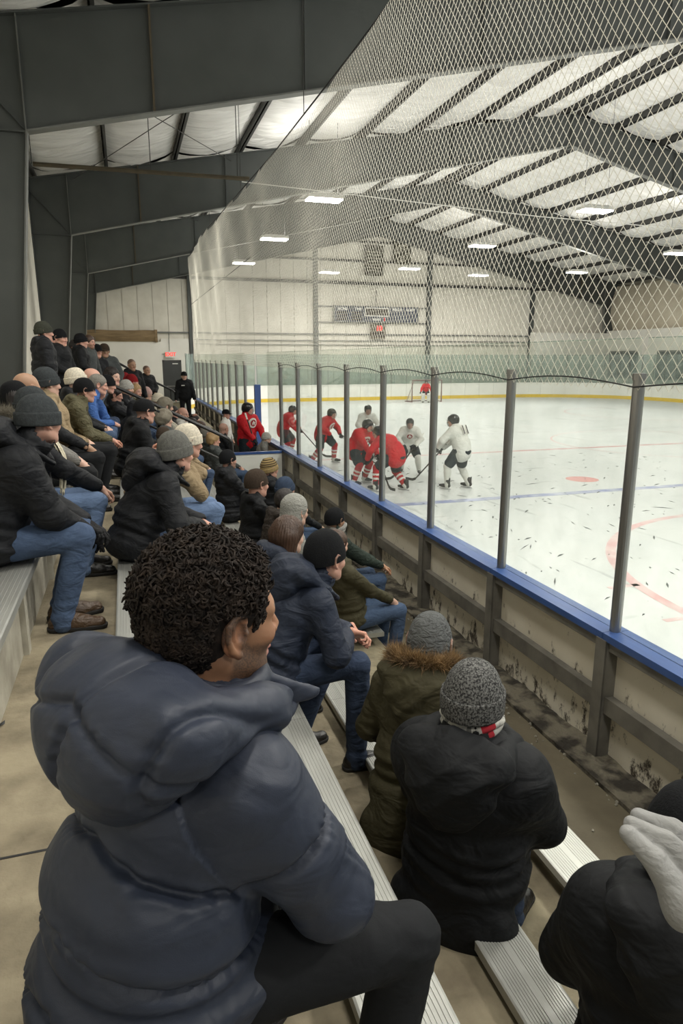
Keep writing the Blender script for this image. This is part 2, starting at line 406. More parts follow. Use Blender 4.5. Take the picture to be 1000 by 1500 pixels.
# door, sign
door = empty('door_1', (3.15, YE - .2, -3.0)); tag(door, 'dark grey steel door in the far wall under the red sign', 'door', kind='structure')
dkgrey = mat('door_paint', (66, 68, 68), 0.5, var=0.2, vscale=3)
b = MB(); b.box(-.55, .55, -.03, .03, 0, 2.72); b.build('door_leaf', dkgrey, door)
b = MB(); b.box(-.66, -.55, -.05, .05, 0, 2.84); b.box(.55, .66, -.05, .05, 0, 2.84); b.box(-.66, .66, -.05, .05, 2.72, 2.84); b.build('door_frame', steel_dk, door)
b = MB(); b.box(.05, .42, -.09, -.03, 2.56, 2.62); b.build('door_closer', boardw, door)
b = MB(); b.box(-.42, .42, -.08, -.03, 1.0, 1.07); b.build('push_bar', alu_post, door)
def text(name, s, size, loc, rot, m, parent=None, ext=.004, align='CENTER', shear=0, off=0):
    c = bpy.data.curves.new(name, 'FONT'); c.body = s; c.size = size; c.extrude = ext; c.align_x = align; c.align_y = 'CENTER'; c.shear = shear; c.offset = off
    o = bpy.data.objects.new(name, c)
    dg = bpy.context.evaluated_depsgraph_get()
    COL.objects.link(o); dg.update()
    me = bpy.data.meshes.new_from_object(o.evaluated_get(dg)); bpy.data.objects.remove(o)
    me.name = name
    me.materials.clear(); me.materials.append(m)
    ob = link(name, me, parent); ob.location = loc; ob.rotation_euler = rot
    return ob
redsign = emat('exit_red', (235, 70, 60), 1.2)
sg = empty('exit_sign', (3.1, YE - .36, .22)); tag(sg, 'red letter exit sign on the far wall above the door', 'sign')
b = MB(); b.box(-.36, .36, -.05, .05, -.2, .2); b.build('sign_box', boardw, sg)
text('lettering', 'EXIT', .36, (0, -.056, 0), (PI / 2, 0, 0), redsign, sg, off=.008)
b = MB(); b.tube([(3.05, YE - .24, .45), (3.05, YE - .24, 1.7)], .02, 6); b.tube([(2.3, YE - .24, .24), (2.7, YE - .24, .24)], .02, 6)
tag(b.build('conduit', steel_hi), 'thin conduit running down to the exit sign', 'conduit', kind='structure')

# scoreboard (px 487-609 / 448-474)
sb = empty('scoreboard', (18.4, YE - .3, 2.62)); tag(sb, 'wide dark blue grey scoreboard with white captions', 'scoreboard')
sbm = mat('scoreboard_face', (70, 76, 90), 0.4, var=0.2, vscale=3)
ledoff = mat('led_window', (60, 54, 46), 0.35)
b = MB(); b.box(-3.35, 3.35, -.12, .15, 0, 1.12); b.build('cabinet', sbm, sb)
b = MB()
for (x0, x1, z0, z1) in ((-3.38, 3.38, 1.10, 1.16), (-3.38, 3.38, -.04, .02), (-3.40, -3.34, 0, 1.12), (3.34, 3.40, 0, 1.12)): b.box(x0, x1, -.15, .15, z0, z1)
b.build('frame', steel_hi, sb)
b = MB()
for (x0, x1, z0, z1) in ((-.98, .98, .98, 1.04), (-.98, .98, .42, .48), (-.98, -.92, .42, 1.04), (.92, .98, .42, 1.04)): b.box(x0, x1, -.17, -.12, z0, z1)
b.build('clock_frame', boardw, sb)
b = MB(); b.box(-.92, .92, -.14, -.12, .48, .98); b.build('clock_window', ledoff, sb)
for i in range(4):
    b = MB(); b.box(-3.15, -2.35, -.135, -.12, .12 + .17 * i, .22 + .17 * i); b.build('digit_window', ledoff, sb)
    b = MB(); b.box(-2.0, -1.2, -.135, -.12, .12 + .17 * i, .22 + .17 * i); b.build('digit_window', ledoff, sb)
white_em = mat('sign_white', (235, 235, 230), 0.5)
for s, x, z, sz in (('HOME', -2.7, .92, .26), ('TIME', -1.5, .92, .26), ('PERIOD', 1.65, .92, .24), ('GUEST', 2.75, .92, .24), ('PERIOD', 0, .18, .2)):
    text('caption', s, sz, (x, -.13, z), (PI / 2, 0, 0), white_em, sb, off=.006)
redled = emat('red_led', (210, 50, 50), .7)
text('digit', '1', .36, (.62, -.13, .2), (PI / 2, 0, 0), redled, sb, off=.01)
b = MB(); b.tube([(0, .1, 1.14), (0, .1, 2.6)], .03, 6); b.build('hanger', steel_dk, sb)
tm = empty('shot_timer', (18.55, YE - .28, 1.42)); tag(tm, 'small square timer box with red digits under the scoreboard', 'timer')
b = MB(); b.box(-.58, .58, -.1, .1, 0, 1.0); b.build('case', mat('timer_case', (104, 98, 84), .6), tm)
b = MB(); b.box(-.5, .5, -.12, -.1, .12, .5); b.build('grille', ledoff, tm)
text('digit', '10', .5, (.05, -.12, .74), (PI / 2, 0, 0), emat('timer_red', (230, 60, 55), 1.4), tm, off=.02)
# banners
bg = mat('banner_cloth', (78, 76, 66), .9, var=.5, vscale=6, col2=(56, 54, 48), bump=.3, bscale=20)
bgl = mat('banner_print', (176, 172, 156), .9)
bn = empty('banner', (18.15, YE - .32, 8.05)); tag(bn, 'dark hanging banner with rows of small lines, left of the pair', 'banner')
b = MB(); b.grid(lambda u, v: (-.75 + 1.5 * u, .03 * math.sin(u * 9) * v, -2.1 * v), 12, 4); ob = b.build('cloth', bg, bn, smooth=True)
b = MB(); b.tube([(-.8, 0, .02), (.8, 0, .02)], .03, 6); b.build('hanging_bar', steel_dk, bn)
for i in range(7):
    b = MB(); b.box(-.55, .55, -.06, -.05, -.45 - .22 * i, -.40 - .22 * i); b.build('printed_line', bgl, bn)
bn2 = empty('banner', (20.4, YE - .32, 8.45)); tag(bn2, 'square dark banner with a pale round emblem, right of the pair', 'banner')
b = MB(); b.prism([(-.7, 0), (.7, 0), (.7, -1.45), (.55, -1.6), (-.55, -1.6), (-.7, -1.45)], 1, -.01, .01); b.build('cloth', bg, bn2)
b = MB()
b.tube([(.52 * math.cos(a), -.02, -.8 + .6 * math.sin(a)) for a in np.linspace(0, 2 * PI, 25)[:-1]], .035, 5, closed=True)
b.tube([(.26 * math.cos(a), -.02, -.8 + .3 * math.sin(a)) for a in np.linspace(0, 2 * PI, 17)[:-1]], .03, 5, closed=True)
for a in np.linspace(0, 2 * PI, 9)[:-1]: b.tube([(.28 * math.cos(a), -.02, -.8 + .32 * math.sin(a)), (.5 * math.cos(a), -.02, -.8 + .56 * math.sin(a))], .03, 5)
b.tube([(-.35, -.02, -.3), (.35, -.02, -.3)], .04, 5)
b.build('emblem', bgl, bn2)

# right side wall: low white block wall, bulging insulation, windows
ww = MB(); ww.box(XR - .9, XR - .3, 20, YE - .1, -3.1, 2.2); ww.box(31.9, XR - .3, YE - .9, YE - .2, -3.1, 2.0)
tag(ww.build('low_block_wall', wallw), 'low white block wall round the far right corner', kind='structure')
cream = mat('wall_blanket_vinyl', (220, 211, 192), .6, var=.5, vscale=.8, col2=(182, 170, 148), bump=.4, bscale=3, bdist=.05)
b = MB(); b.grid(lambda u, v: (XR - .25 - .35 * math.sin(v * PI) * (1 + .3 * math.sin(u * 40)), 20 + u * (YE - 20.1), 2.2 + (roof_z(XR) - 2.3) * v + .15 * math.sin(u * 19) * v), 90, 8)
b.box(XR - .2, XR - .1, 20, YE - .1, 2.2, roof_z(XR) - .1)
tag(b.build('wall_blanket', cream, smooth=True), 'bulging cream insulation blanket hung on the far right wall', 'insulation', kind='structure')
winm = mat('dark_window', (74, 84, 88), .25, var=.3, vscale=2)
for i, (y0, y1) in enumerate(((45.6, 48.9), (39.5, 43.4), (33, 37))):
    wn = empty('window_%d' % (i + 1), (XR - .93, (y0 + y1) / 2, -1.6)); tag(wn, 'dark viewing window in the low block wall, %s' % ['in the far corner', 'second from the corner', 'third from the corner'][i], 'window', kind='structure')
    h = (y1 - y0) / 2
    b = MB(); b.box(-.02, .02, -h, h, 0, 2.1); b.build('pane', winm, wn)
    b = MB(); 
    for yy in (-h, 0, h): b.box(-.05, .03, yy - .05, yy + .05, 0, 2.1)
    b.box(-.05, .03, -h, h, 2.05, 2.15); b.box(-.05, .03, -h, h, -.05, .05); b.build('window_frame', steel_hi, wn)

# ---------------------------------------------------------------- ceiling lamps
def lamp(x, y, z, label, power=1.0):
    e = empty('ceiling_light', (x, y, z)); tag(e, label, 'light', 'hanging arena lights')
    b = MB(); b.box(-.62, .62, -.3, .3, .03, .14); b.box(-.45, .45, -.2, .2, .14, .2); b.build('housing', boardw, e)
    b = MB(); b.box(-.6, .6, -.28, .28, -.01, .03); b.build('diffuser', lampm, e)
    b = MB()
    for s in (-1, 1): b.tube([(s * .5, 0, .2), (s * .5, 0, roof_z(x) - z)], .008, 4)
    b.build('hanging_wire', steel_dk, e)
    ld = bpy.data.lights.new('lamp', 'AREA'); ld.shape = 'RECTANGLE'; ld.size = 1.2; ld.size_y = .55; ld.energy = LAMP_W * power; ld.color = (1, .965, .90)
    l2 = bpy.data.lights.new('lamp_uplight', 'AREA'); l2.shape = 'RECTANGLE'; l2.size = 1.1; l2.size_y = .5; l2.energy = LAMP_W * power * .24; l2.color = (1, .965, .90)
    lu = bpy.data.objects.new('lamp_uplight', l2); COL.objects.link(lu); lu.parent = e; lu.location = (0, 0, .24); lu.rotation_euler = (PI, 0, 0)
    lo = bpy.data.objects.new('lamp', ld); COL.objects.link(lo); lo.parent = e; lo.location = (0, 0, -.03)
LR = {6.95: [-1.5, 4.0, 9.2, 24.1, 32.4, 40.9], 17.05: [-1.5, 6.0, 13.5, 22.8, 31.3, 40.3], 28.0: [5.5, 14, 22, 30.4, 38.8]}
seen = {(6.95, 24.1): 'nearest ceiling light left of the ridge', (6.95, 32.4): 'second ceiling light in the row beside the stands', (6.95, 40.9): 'farthest ceiling light in the row beside the stands',
        (17.05, 22.8): 'ceiling light nearest under the ridge', (17.05, 31.3): 'second ceiling light under the ridge', (17.05, 40.3): 'ceiling light just below the banners',
        (28.0, 30.4): 'ceiling light at the right edge', (28.0, 38.8): 'farthest ceiling light in the right row'}
for x, ys in LR.items():
    for y in ys: lamp(x, y, 5.3, seen.get((x, y), 'ceiling light of the %s row, %s' % ({6.95: 'left', 17.05: 'middle', 28.0: 'right'}[x], 'behind the camera' if y < 0 else ('level with the nearest seats' if y < 6.2 else ('just outside the top of the view' if y < 16 else 'beyond the right edge')))))
for y in (-4.5, 1.5, 8.0): lamp(.6, y, 4.9, 'added unseen ceiling light above the seats, ' + {-4.5: 'behind the camera', 1.5: 'right over the camera', 8.0: 'just ahead of the camera'}[y], .3)  # lamps added out of view to brighten the stands
lamp(12.9, 43.6, 5.3, 'small ceiling light left of the scoreboard by the far wall')
lamp(22.76, 42.1, 5.3, 'small ceiling light right of the banners by the far wall')

# ================================================================ ice and rink
ic = MB()
XRK, YRK, RC = 37.6, 48.3, 8.5
def rink_arc(n=14):
    """right/far outline of the rink from (XRK,-8) up and round to (XB+.., YRK)"""
    pts = [(XRK, -8.0), (XRK, YRK - RC)]
    for i in range(1, n + 1):
        a = PI / 2 * i / n; pts.append((XRK - RC + RC * math.cos(a), YRK - RC + RC * math.sin(a)))
    for i in range(n + 1):
        a = PI / 2 + PI / 2 * i / n; pts.append((XB + 7.0 + 7.0 * math.cos(a), YRK - 7.0 + 7.0 * math.sin(a)))
    return pts
ic.box(XB + .02, XRK, -8.5, YRK + .05, ZI - .015, ZI)
ic_o = tag(ic.build('ice_rink', ice), 'white scuffed ice sheet of the rink', 'ice', kind='structure')
def paint(n, c): return mat(n, c, .35, var=.5, vscale=3, col2=(226, 228, 226), detail=8)
p_blue, p_red, p_redf, p_thin = paint('ice_blue', (132, 142, 184)), paint('ice_red', (196, 138, 140)), paint('ice_red_faint', (204, 160, 160)), paint('ice_thin', (190, 192, 196))
def strip(x0, x1, y0, y1, m, nm='ice_line'):
    b = MB(); b.box(x0, x1, y0, y1, ZI + .0005, ZI + .002); b.build(nm, m, ic_o)
def ring(cx, cy, r, wd, m, a0=0, a1=2 * PI, nm='ice_circle'):
    b = MB(); n = 72; 
    A = np.linspace(a0, a1, n + 1)
    vs = [(cx + q * math.cos(a), cy + q * math.sin(a), ZI + .002) for a in A for q in (r - wd / 2, r + wd / 2)]
    b.add(vs, [(2 * i, 2 * i + 1, 2 * i + 3, 2 * i + 2) for i in range(n)]); b.build(nm, m, ic_o)
strip(XB + .1, XRK - .1, 13.12, 13.40, p_blue)
strip(XB + .1, XRK - .1, 20.0, 20.22, p_red)
strip(XB + .1, XRK - .1, 25.1, 25.24, p_thin)
strip(XB + 2, XRK - 2, 44.9, 45.0, p_redf)
ring(19.3, 20.6, 4.1, .07, p_redf)
ring(11.0, 6.1, 4.5, .16, p_redf)
ring(28.5, 32, 4.5, .08, p_redf)
for (cx, cy) in ((6.55, 6.1), (6.7, 7.3)): strip(cx - .5, cx, cy, cy + .09, p_redf, 'hash_mark')
b = MB(); b.add([(11.28 + .42 * math.cos(a), 14.75 + .42 * math.sin(a), ZI + .002) for a in np.linspace(0, 2 * PI, 25)[:-1]], [tuple(range(24))]); b.build('ice_dot', mat('ice_dot_red', (212, 150, 146), .4), ic_o)
# scraped snow, puck marks
rnd = random.Random(11)
b = MB()
for _ in range(520):
    x = rnd.uniform(XB + .3, 16); y = rnd.uniform(2.5, 19); a = rnd.gauss(1.0, .5); l = abs(rnd.gauss(.05, .06)) + .012; wd = rnd.uniform(.006, .02)
    dx, dy = math.cos(a) * l, math.sin(a) * l; nx, ny = -math.sin(a) * wd, math.cos(a) * wd
    b.add([(x - dx, y - dy, ZI + .001), (x + nx, y + ny, ZI + .012), (x + dx, y + dy, ZI + .001), (x - nx, y - ny, ZI + .003)], [(0, 3, 2, 1), (0, 1, 2)])
sc_o = b.build('ice_shavings', mat('ice_marks', (118, 122, 122), .8), ic_o); sc_o['kind'] = 'stuff'

# far boards
fb = empty('far_rink_boards'); tag(fb, 'white curved rink boards with yellow kick strip across the far end', 'rink boards')
arc = rink_arc()
def resamp(pts, step):
    out = []; 
    for (a, c) in zip(pts[:-1], pts[1:]):
        a = np.array(a); c = np.array(c); n = max(1, int(round(np.linalg.norm(c - a) / step)))
        for i in range(n): out.append(tuple(a + (c - a) * i / n))
    out.append(pts[-1]); return out
path = resamp(arc, 1.22)
for (a, c) in zip(path[:-1], path[1:]):
    if a[1] < 18 and a[0] > 30: continue
    A, C = Vector((a[0], a[1], 0)), Vector((c[0], c[1], 0)); g = (C - A) * .006
    for nm, z0, z1, t, m in (('board_panel', ZI + .25, ZI + 1.12, .05, boardw), ('kick_strip', ZI, ZI + .25, .07, yellow), ('cap_rail', ZI + 1.12, ZI + 1.18, .12, boardw), ('glass_pane', ZI + 1.18, ZI + 3.35, .015, glass_far)):
        q = MB(); zz = Vector((0, 0, (z0 + z1) / 2)); q.beam(A + g + zz, C - g + zz, t, z1 - z0); q.build(nm, m, fb)
    q = MB(); q.beam(A + Vector((0, 0, ZI + 1.18)), A + Vector((0, 0, ZI + 3.38)), .035, .035); q.build('glass_post', alu_post, fb)

# near boards
nb = empty('near_rink_boards', (0, 0, 0)); tag(nb, 'steel backed rink boards with blue cap and tall glass beside the walkway', 'rink boards')
SP = 1.66; PY = [3.93 + SP * k for k in range(-4, 20)]
PY = [y for y in PY if y < 36.5]
gate0, gate1 = 17.2, 18.9
def is_gate(y): return gate0 - .3 < y < gate1 + .1
ztop = -2.02
tube0 = None; pan0 = None
for i, y in enumerate(PY):
    ynext = PY[i + 1] if i + 1 < len(PY) else 36.5
    dark = (y > 14.5)
    # upright: open steel channel
    q = MB(); q.box(XB - .13, XB - .02, y - .055, y - .045 + .0, ZI + .02, ztop - .05); q.box(XB - .13, XB - .02, y + .045, y + .055, ZI + .02, ztop - .05); q.box(XB - .14, XB - .125, y - .055, y + .055, ZI + .02, ztop - .05)
    q.box(XB - .19, XB - .02, y - .09, y + .09, ZI + .0, ZI + .03)
    q.build('upright', backsteel, nb)
    if not is_gate(y):
        q = MB(); q.tube([(XB - .02, y, ztop), (XB - .02, y, -.12)], .040, 16); q.tube([(XB - .02, y, -.15), (XB - .02, y, -.105)], .048, 16); q.box(XB - .034, XB + .03, y - .008, y + .008, ztop, -.13)
        q.build('glass_post', alu_post, nb, smooth=False)
    seg = (y + .062, ynext - .062)
    if is_gate(y): continue
    q = MB(); q.box(XB - .02, XB + .02, seg[0] - .05, seg[1] + .05, ZI + .05, ztop - .06); q.build('board_panel', boardback, nb)
    q = MB(); q.box(XB - .10, XB - .03, seg[0], seg[1], -2.60, -2.53); q.box(XB - .107, XB - .10, seg[0], seg[1], -2.66, -2.525); q.build('middle_rail', backsteel, nb)
    q = MB(); q.box(XB - .11, XB - .03, seg[0], seg[1], ztop - .13, ztop - .055); q.build('top_rail', backsteel, nb)
    q = MB(); q.box(XB + .02, XB + .045, y, ynext, ZI + .25, ztop - .05); q.box(XB + .02, XB + .055, y, ynext, ZI, ZI + .25); q.build('ice_side_panel', boardw, nb)
    q = MB(); q.box(XB - .13, XB + .02, y + .003, ynext - .003, ztop - .055, ztop); q.box(XB + .025, XB + .11, y + .003, ynext - .003, ztop - .055, ztop - .012); q.build('cap_rail', bluecap, nb)
    q = MB(); q.box(XB - .004, XB + .008, y + .035, ynext - .035, ztop, .13); q.build('glass_pane', glass, nb)
    q = MB(); q.box(XB - .004, XB + .008, y + .035, ynext - .035, .13, .136); q.build('glass_edge', glass_edge, nb)
q = MB(); q.box(XB - .07, XB + .09, 18.60, 18.75, -2.95, -.72); tag(q.build('padded_post', bluecap), 'blue padded post at the open bench gate', 'post')
q = MB(); q.box(XB - .01, XB + .03, 18.86, 18.9, -.72, .14); q.build('glass_end_strip', boardw, nb)

# concrete ledge under the boards
kb = MB()
rnd = random.Random(3)
def kf(u, v): 
    y = 1 + u * 35.5
    return (3.14 + .16 * v * 1.9 * .97, y, ZI + .085 + .012 * math.sin(y * 7.3) * math.sin(v * 5) + rnd.uniform(-.012, .012))
kb.grid(kf, 340, 5); kb.box(3.10, 3.145, -4, 36.5, ZI, ZI + .10); kb.box(3.14, 3.42, -4, 36.5, ZI - .01, ZI + .06)
tag(kb.build('kerb', kerbm), 'rough dirty concrete kerb at the foot of the boards', 'kerb', kind='structure')
for _ in range(140):
    pass
b = MB()
for _ in range(260):
    y = rnd.uniform(1.5, 16); x = rnd.uniform(2.3, 3.13); r = rnd.uniform(.003, .012)
    if rnd.random() < .6: x = 3.10 - abs(rnd.gauss(0, .05)); 
    b.tube([(x, y, -3.052), (x + rnd.uniform(-.01, .01), y + rnd.uniform(-.01, .01), -3.05 + r)], r, 5)
lt = b.build('floor_grit', mat('grit', (150, 146, 134), .9)); tag(lt, 'bits of grit and litter along the walkway kerb', 'grit', kind='stuff')

# cord between the glass posts and the protective netting
cd = empty('net_cord'); tag(cd, 'black sagging cord tied between the glass post tops', 'cord')
ys = [y for y in PY if y < 17.0]
for a, c in zip(ys[:-1], ys[1:]):
    q = MB(); q.tube([(XB - .06, a + (c - a) * t, -.20 + .055 * math.sin(PI * t)) for t in np.linspace(0, 1, 9)], .006, 5); q.build('cord_span', rope, cd)
def net_top(y): 
    xs = [-2, 10.3, 15.7, 23.0, 31.4, 36.5]; zs = [4.2, 4.23, 4.32, 4.63, 5.0, 4.82]
    return float(np.interp(y, xs, zs))
NX = XB - .05; NB = -.22
nt_ = empty('protective_net'); tag(nt_, 'cream diamond mesh safety net hanging above the rink glass', 'net')
vs = []; fs = []
def strand(p, q, r=.0028):
    d = (q - p); l = np.linalg.norm(d)
    if l < .02: return
    d = d / l; nseg = max(1, int(l / .7)); u = np.array([1.0, 0, 0]); w_ = np.cross(d, u)
    o = len(vs)
    for i in range(nseg + 1):
        c = p + (q - p) * i / nseg
        sway = .035 * math.sin(c[1] * .9 + c[2] * .7) + .02 * math.sin(c[1] * 2.3 - c[2] * 1.9)
        c = c + np.array([sway * min(1, (c[2] - NB) / 1.2), 0, 0])
        for k in range(3):
            a = 2 * PI * k / 3; vs.append(tuple(c + r * (math.cos(a) * u + math.sin(a) * w_)))
    for i in range(nseg):
        for k in range(3):
            l_ = (k + 1) % 3; fs.append((o + 3 * i + k, o + 3 * i + l_, o + 3 * i + 3 + l_, o + 3 * i + 3 + k))
YA, YB = 2.0, 36.0; pit = .094; slope = 1.18
ynet = YA - 6
k = 0
while ynet < YB + 6:
    for s in (-1, 1):
        # line y = ynet + s*(z-NB)/slope
        pts = []
        for j in range(0, 61):
            z = NB + (5.3 - NB) * j / 60; y = ynet + s * (z - NB) / slope
            if YA <= y <= YB and z <= net_top(y): pts.append((y, z))
        if len(pts) > 1:
            strand(np.array([NX, pts[0][0], pts[0][1]]), np.array([NX, pts[-1][0], pts[-1][1]]))
    ynet += pit; k += 1
me = bpy.data.meshes.new('mesh_twine'); me.from_pydata(vs, [], fs); me.materials.append(netm)
mo = link('mesh_twine', me, nt_); mo['kind'] = 'stuff'
q = MB(); q.tube([(NX, y, net_top(y)) for y in np.linspace(YA, YB, 60)], .014, 6); q.tube([(NX, YB, 4.82), (NX + .0, YB - .2, 2), (NX, YB, NB)], .012, 6); q.build('border_rope', rope, nt_)
q = MB(); q.tube([(NX + .02, y, 2.62 + .0 * y) for y in np.linspace(17, 36, 20)], .01, 5); q.build('support_wire', steel_hi, nt_)
# wires to the roof
for y in (8.5, 13, 20, 27.2, 34):
    q = MB(); q.tube([(NX, y, net_top(y)), (NX, y, roof_z(NX))], .008, 4); q.build('hanging_wire', steel_dk, nt_)
# long horizontal carrier wire across the hall
q = MB(); q.tube([(XB, 20.1, 4.75), (13, 20.2, 4.42), (24, 20.3, 4.3), (38, 20.4, 4.5)], .016, 5); tag(q.build('carrier_wire', boardw), 'pale wire slung across the hall from the brown strut', 'wire')

# ================================================================ stands
SEAT = {'D': -1.12, 'C': -1.40, 'B': -1.80, 'A2': -2.25, 'A': -2.55}
YS0, YS1 = -6.0, 27.0
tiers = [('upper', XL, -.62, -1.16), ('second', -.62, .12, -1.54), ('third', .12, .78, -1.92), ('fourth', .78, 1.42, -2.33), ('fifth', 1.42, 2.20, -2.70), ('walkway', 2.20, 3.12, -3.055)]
st = empty('terrace'); tag(st, 'stepped concrete terrace under the benches', kind='structure')
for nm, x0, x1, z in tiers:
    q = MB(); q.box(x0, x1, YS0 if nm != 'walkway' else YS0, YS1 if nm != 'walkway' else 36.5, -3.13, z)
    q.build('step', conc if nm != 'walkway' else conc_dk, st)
q = MB(); q.box(1.0, 2.55, 21.6, 27.0, -3.1, -2.15); q.build('landing', conc, st)
for yj in (2.06, 5.9, 10.7): 
    q = MB(); q.box(-.615, .115, yj - .005, yj + .005, -1.541, -1.5385); q.build('floor_joint', blackp, st)
for k_, (x_, y_, a_) in enumerate(((-0.50, 3.36, .3), (-0.61, 2.93, 1.2), (-.2, 2.2, 2.0), (2.75, 2.6, .7), (2.5, 4.1, 2.2))):
    q = MB(); zf = -1.54 if x_ < .1 else -3.055; c_, s_ = math.cos(a_), math.sin(a_)
    q.add([(x_ + c_ * u - s_ * v, y_ + s_ * u + c_ * v, zf + .002 + .006 * w_) for u, v, w_ in ((-.03, 0, 0), (-.01, .008, 1), (.015, .010, 0), (.03, 0, 1), (.012, -.009, 0), (-.015, -.007, 1))], [tuple(range(6))]); tag(q.build('scrap', blackp), ['dark scrap lying on the concrete left of the navy puffer', 'small dark scrap near the foot of the slab bench', 'dark scrap on the concrete beside the navy hood', 'dark scrap on the walkway by the near boards', 'dark scrap on the walkway under the second board panel'][k_], 'litter', 'scraps on the concrete')
# slab seat (row D) with white painted riser
q = MB(); q.box(-.66, -.615, YS0, YS1, -1.54, -1.15); q.build('riser_face', conc_w, st)
for k in range(int((YS1 - YS0) / 1.3)):
    q = MB(); y = YS0 + .6 + 1.3 * k; q.box(-.615, -.585, y - .04, y + .04, -1.54, -1.16); q.build('bench_bracket', conc_w, st)
def plank(name, label, x0, x1, z, y0, y1, m, seg, ngro=16, legs=0):
    e = empty(name, (0, 0, z)); tag(e, label, 'bench', 'terrace benches')
    n = max(1, int(round((y1 - y0) / seg))); L_ = (y1 - y0) / n
    wd = x1 - x0
    prof = [(x0, -.045), (x0, -.004), (x0 + .008, 0)]
    for i in range(ngro):
        c = x0 + .014 + (wd - .028) * (i + .5) / ngro; hw = (wd - .028) / ngro / 2
        if abs((i + .5) / ngro - .5) < .07: continue
        prof += [(c - hw * .45, 0), (c - hw * .35, -.0022), (c + hw * .35, -.0022), (c + hw * .45, 0)]
    prof += [(x1 - .008, 0), (x1, -.004), (x1, -.045)]
    q = MB(); q.prism(prof, 1, 0, L_ - .003)
    p0 = q.build('plank', m, e); p0.location = (0, y0, 0)
    for i in range(1, n):
        share(p0, e, (0, y0 + i * L_, 0))
    q = MB(); q.box(x0 + .03, x1 - .03, -.03, .03, -.05 - legs, -.045)
    br = q.build('bracket', steel_dk, e); br.location = (0, y0 + .5, 0)
    for i in range(1, int((y1 - y0) / 1.5)): share(br, e, (0, y0 + .5 + 1.5 * i, 0))
    return e
plank('bench', 'wide grey slab bench at the left with a pale front edge, highest row', -.96, -.56, SEAT['D'], YS0, YS1, alu, 3.6, 18)
plank('bench', 'pale metal bench of the second row, behind the curly haired man', -.14, .12, SEAT['C'], YS0, YS1, alu, 3.6, legs=.11)
plank('bench', 'ribbed aluminium bench in the middle under the man with clasped hands', .504, .766, SEAT['B'], 2.92 - 3.6 * 2, YS1 - 2, alu, 3.6, legs=.09)
plank('bench', 'narrow metal bench under the man in the speckled grey beanie', 1.17, 1.38, SEAT['A2'], 1.0 - 4, 21.4, alu, 3.6, legs=.03)
plank('bench', 'bright white front row bench beside the walkway, lower half', 1.93, 2.19, SEAT['A'], -2.0, 4.95, alu_lt, 3.4, legs=.10)
plank('bench', 'white front row bench beyond the gap, towards the bench gate', 1.93, 2.19, SEAT['A'], 5.6, 14.0, alu, 3.4, legs=.10)

# stair rails
def rail(name, label, pts, r=.024, posts=()):
    e = empty(name, pts[0]); tag(e, label, 'handrail', 'terrace handrails')
    o0 = Vector(pts[0])
    q = MB(); q.tube([Vector(p) - o0 for p in pts], r, 8); q.build('rail', darkrail, e)
    for (a, c) in posts:
        q = MB(); q.tube([Vector(a) - o0, Vector(c) - o0], .02, 6); q.build('post', darkrail, e)
rail('handrail', 'black stair handrail slanting down among the crowd, nearer one', [(-.62, 12, -.22), (-.37, 12, -.37), (1.27, 12, -1.2), (1.66, 12, -1.40), (1.72, 12, -1.46), (1.73, 12, -1.75)], .03, [((-.37, 12, -.37), (-.37, 12, -1.5)), ((1.0, 12, -1.06), (1.0, 12, -2.2)), ((1.70, 12, -1.5), (1.70, 12, -2.6))])
rail('handrail', 'lower bar of the nearer stair handrail', [(.2, 11.9, -1.05), (1.45, 11.9, -1.72), (1.68, 11.9, -1.84)], .02)
rail('handrail', 'black stair handrail slanting down below the two standing men, farther one', [(-.3, 20, -.06), (.47, 20, -.52), (1.24, 20, -.9), (1.3, 20, -.96)], .03, [((.3, 20, -.45), (.3, 20, -1.9)), ((1.2, 20, -.9), (1.2, 20, -2.2))])
# gate panel closing the walkway
gp = empty('half_height_gate', (2.80, 15.0, -3.05)); tag(gp, 'white half height gate panel with blue cap across the walkway', 'gate')
q = MB(); q.box(-.60, .48, -.03, .03, 0, .93); q.build('panel', boardw, gp)
q = MB(); q.box(-.62, .5, -.05, .05, .93, .98); q.build('cap', bluecap, gp)
q = MB(); q.box(.48, .54, -.05, .05, 0, .98); q.build('end_post', backsteel, gp)
# rail of the players bench
rail('handrail', 'grey tubular rail of the players bench behind the gate panel', [(2.3, 15.6, -2.0), (2.3, 19.5, -2.0)], .02, [((2.3, 15.6, -2.0), (2.3, 15.6, -3.05)), ((2.3, 17.5, -2.0), (2.3, 17.5, -3.05))])

# goal
gl = empty('goal', (20.6, 45.0, ZI)); tag(gl, 'hockey goal frame with white netting at the far end', 'goal')
redpipe = mat('goal_pipe', (120, 96, 92), .5)
q = MB(); q.tube([(-1.15, 0, 0), (-1.15, 0, 1.55), (1.15, 0, 1.55), (1.15, 0, 0)], .05, 8); q.build('goal_frame', redpipe, gl)
q = MB(); q.tube([(-1.15, 0, .03), (-1.3, .9, .03), (-.9, 1.15, .03), (.9, 1.15, .03), (1.3, .9, .03), (1.15, 0, .03)], .035, 6); q.tube([(-1.15, 0, 1.55), (-.8, .5, 1.5), (.8, .5, 1.5), (1.15, 0, 1.55)], .025, 6)
for s in (-1, 1): q.tube([(s * .8, .5, 1.5), (s * 1.1, 1.05, .03)], .025, 6)
q.build('rear_frame', redpipe, gl)
q = MB()
for i in range(24):
    u = i / 23; x = -1.15 + 2.3 * u
    q.tube([(x * .8, .5, 1.5), (x, 1.12, .03)], .006, 3); 
for j in range(14):
    v = j / 13; z = 1.5 * (1 - v) + .03 * v; yy = .5 + .62 * v
    q.tube([(-1.15, 0, z), (-.8 - .3 * v, yy, z), (.8 + .3 * v, yy, z), (1.15, 0, z)], .006, 3)
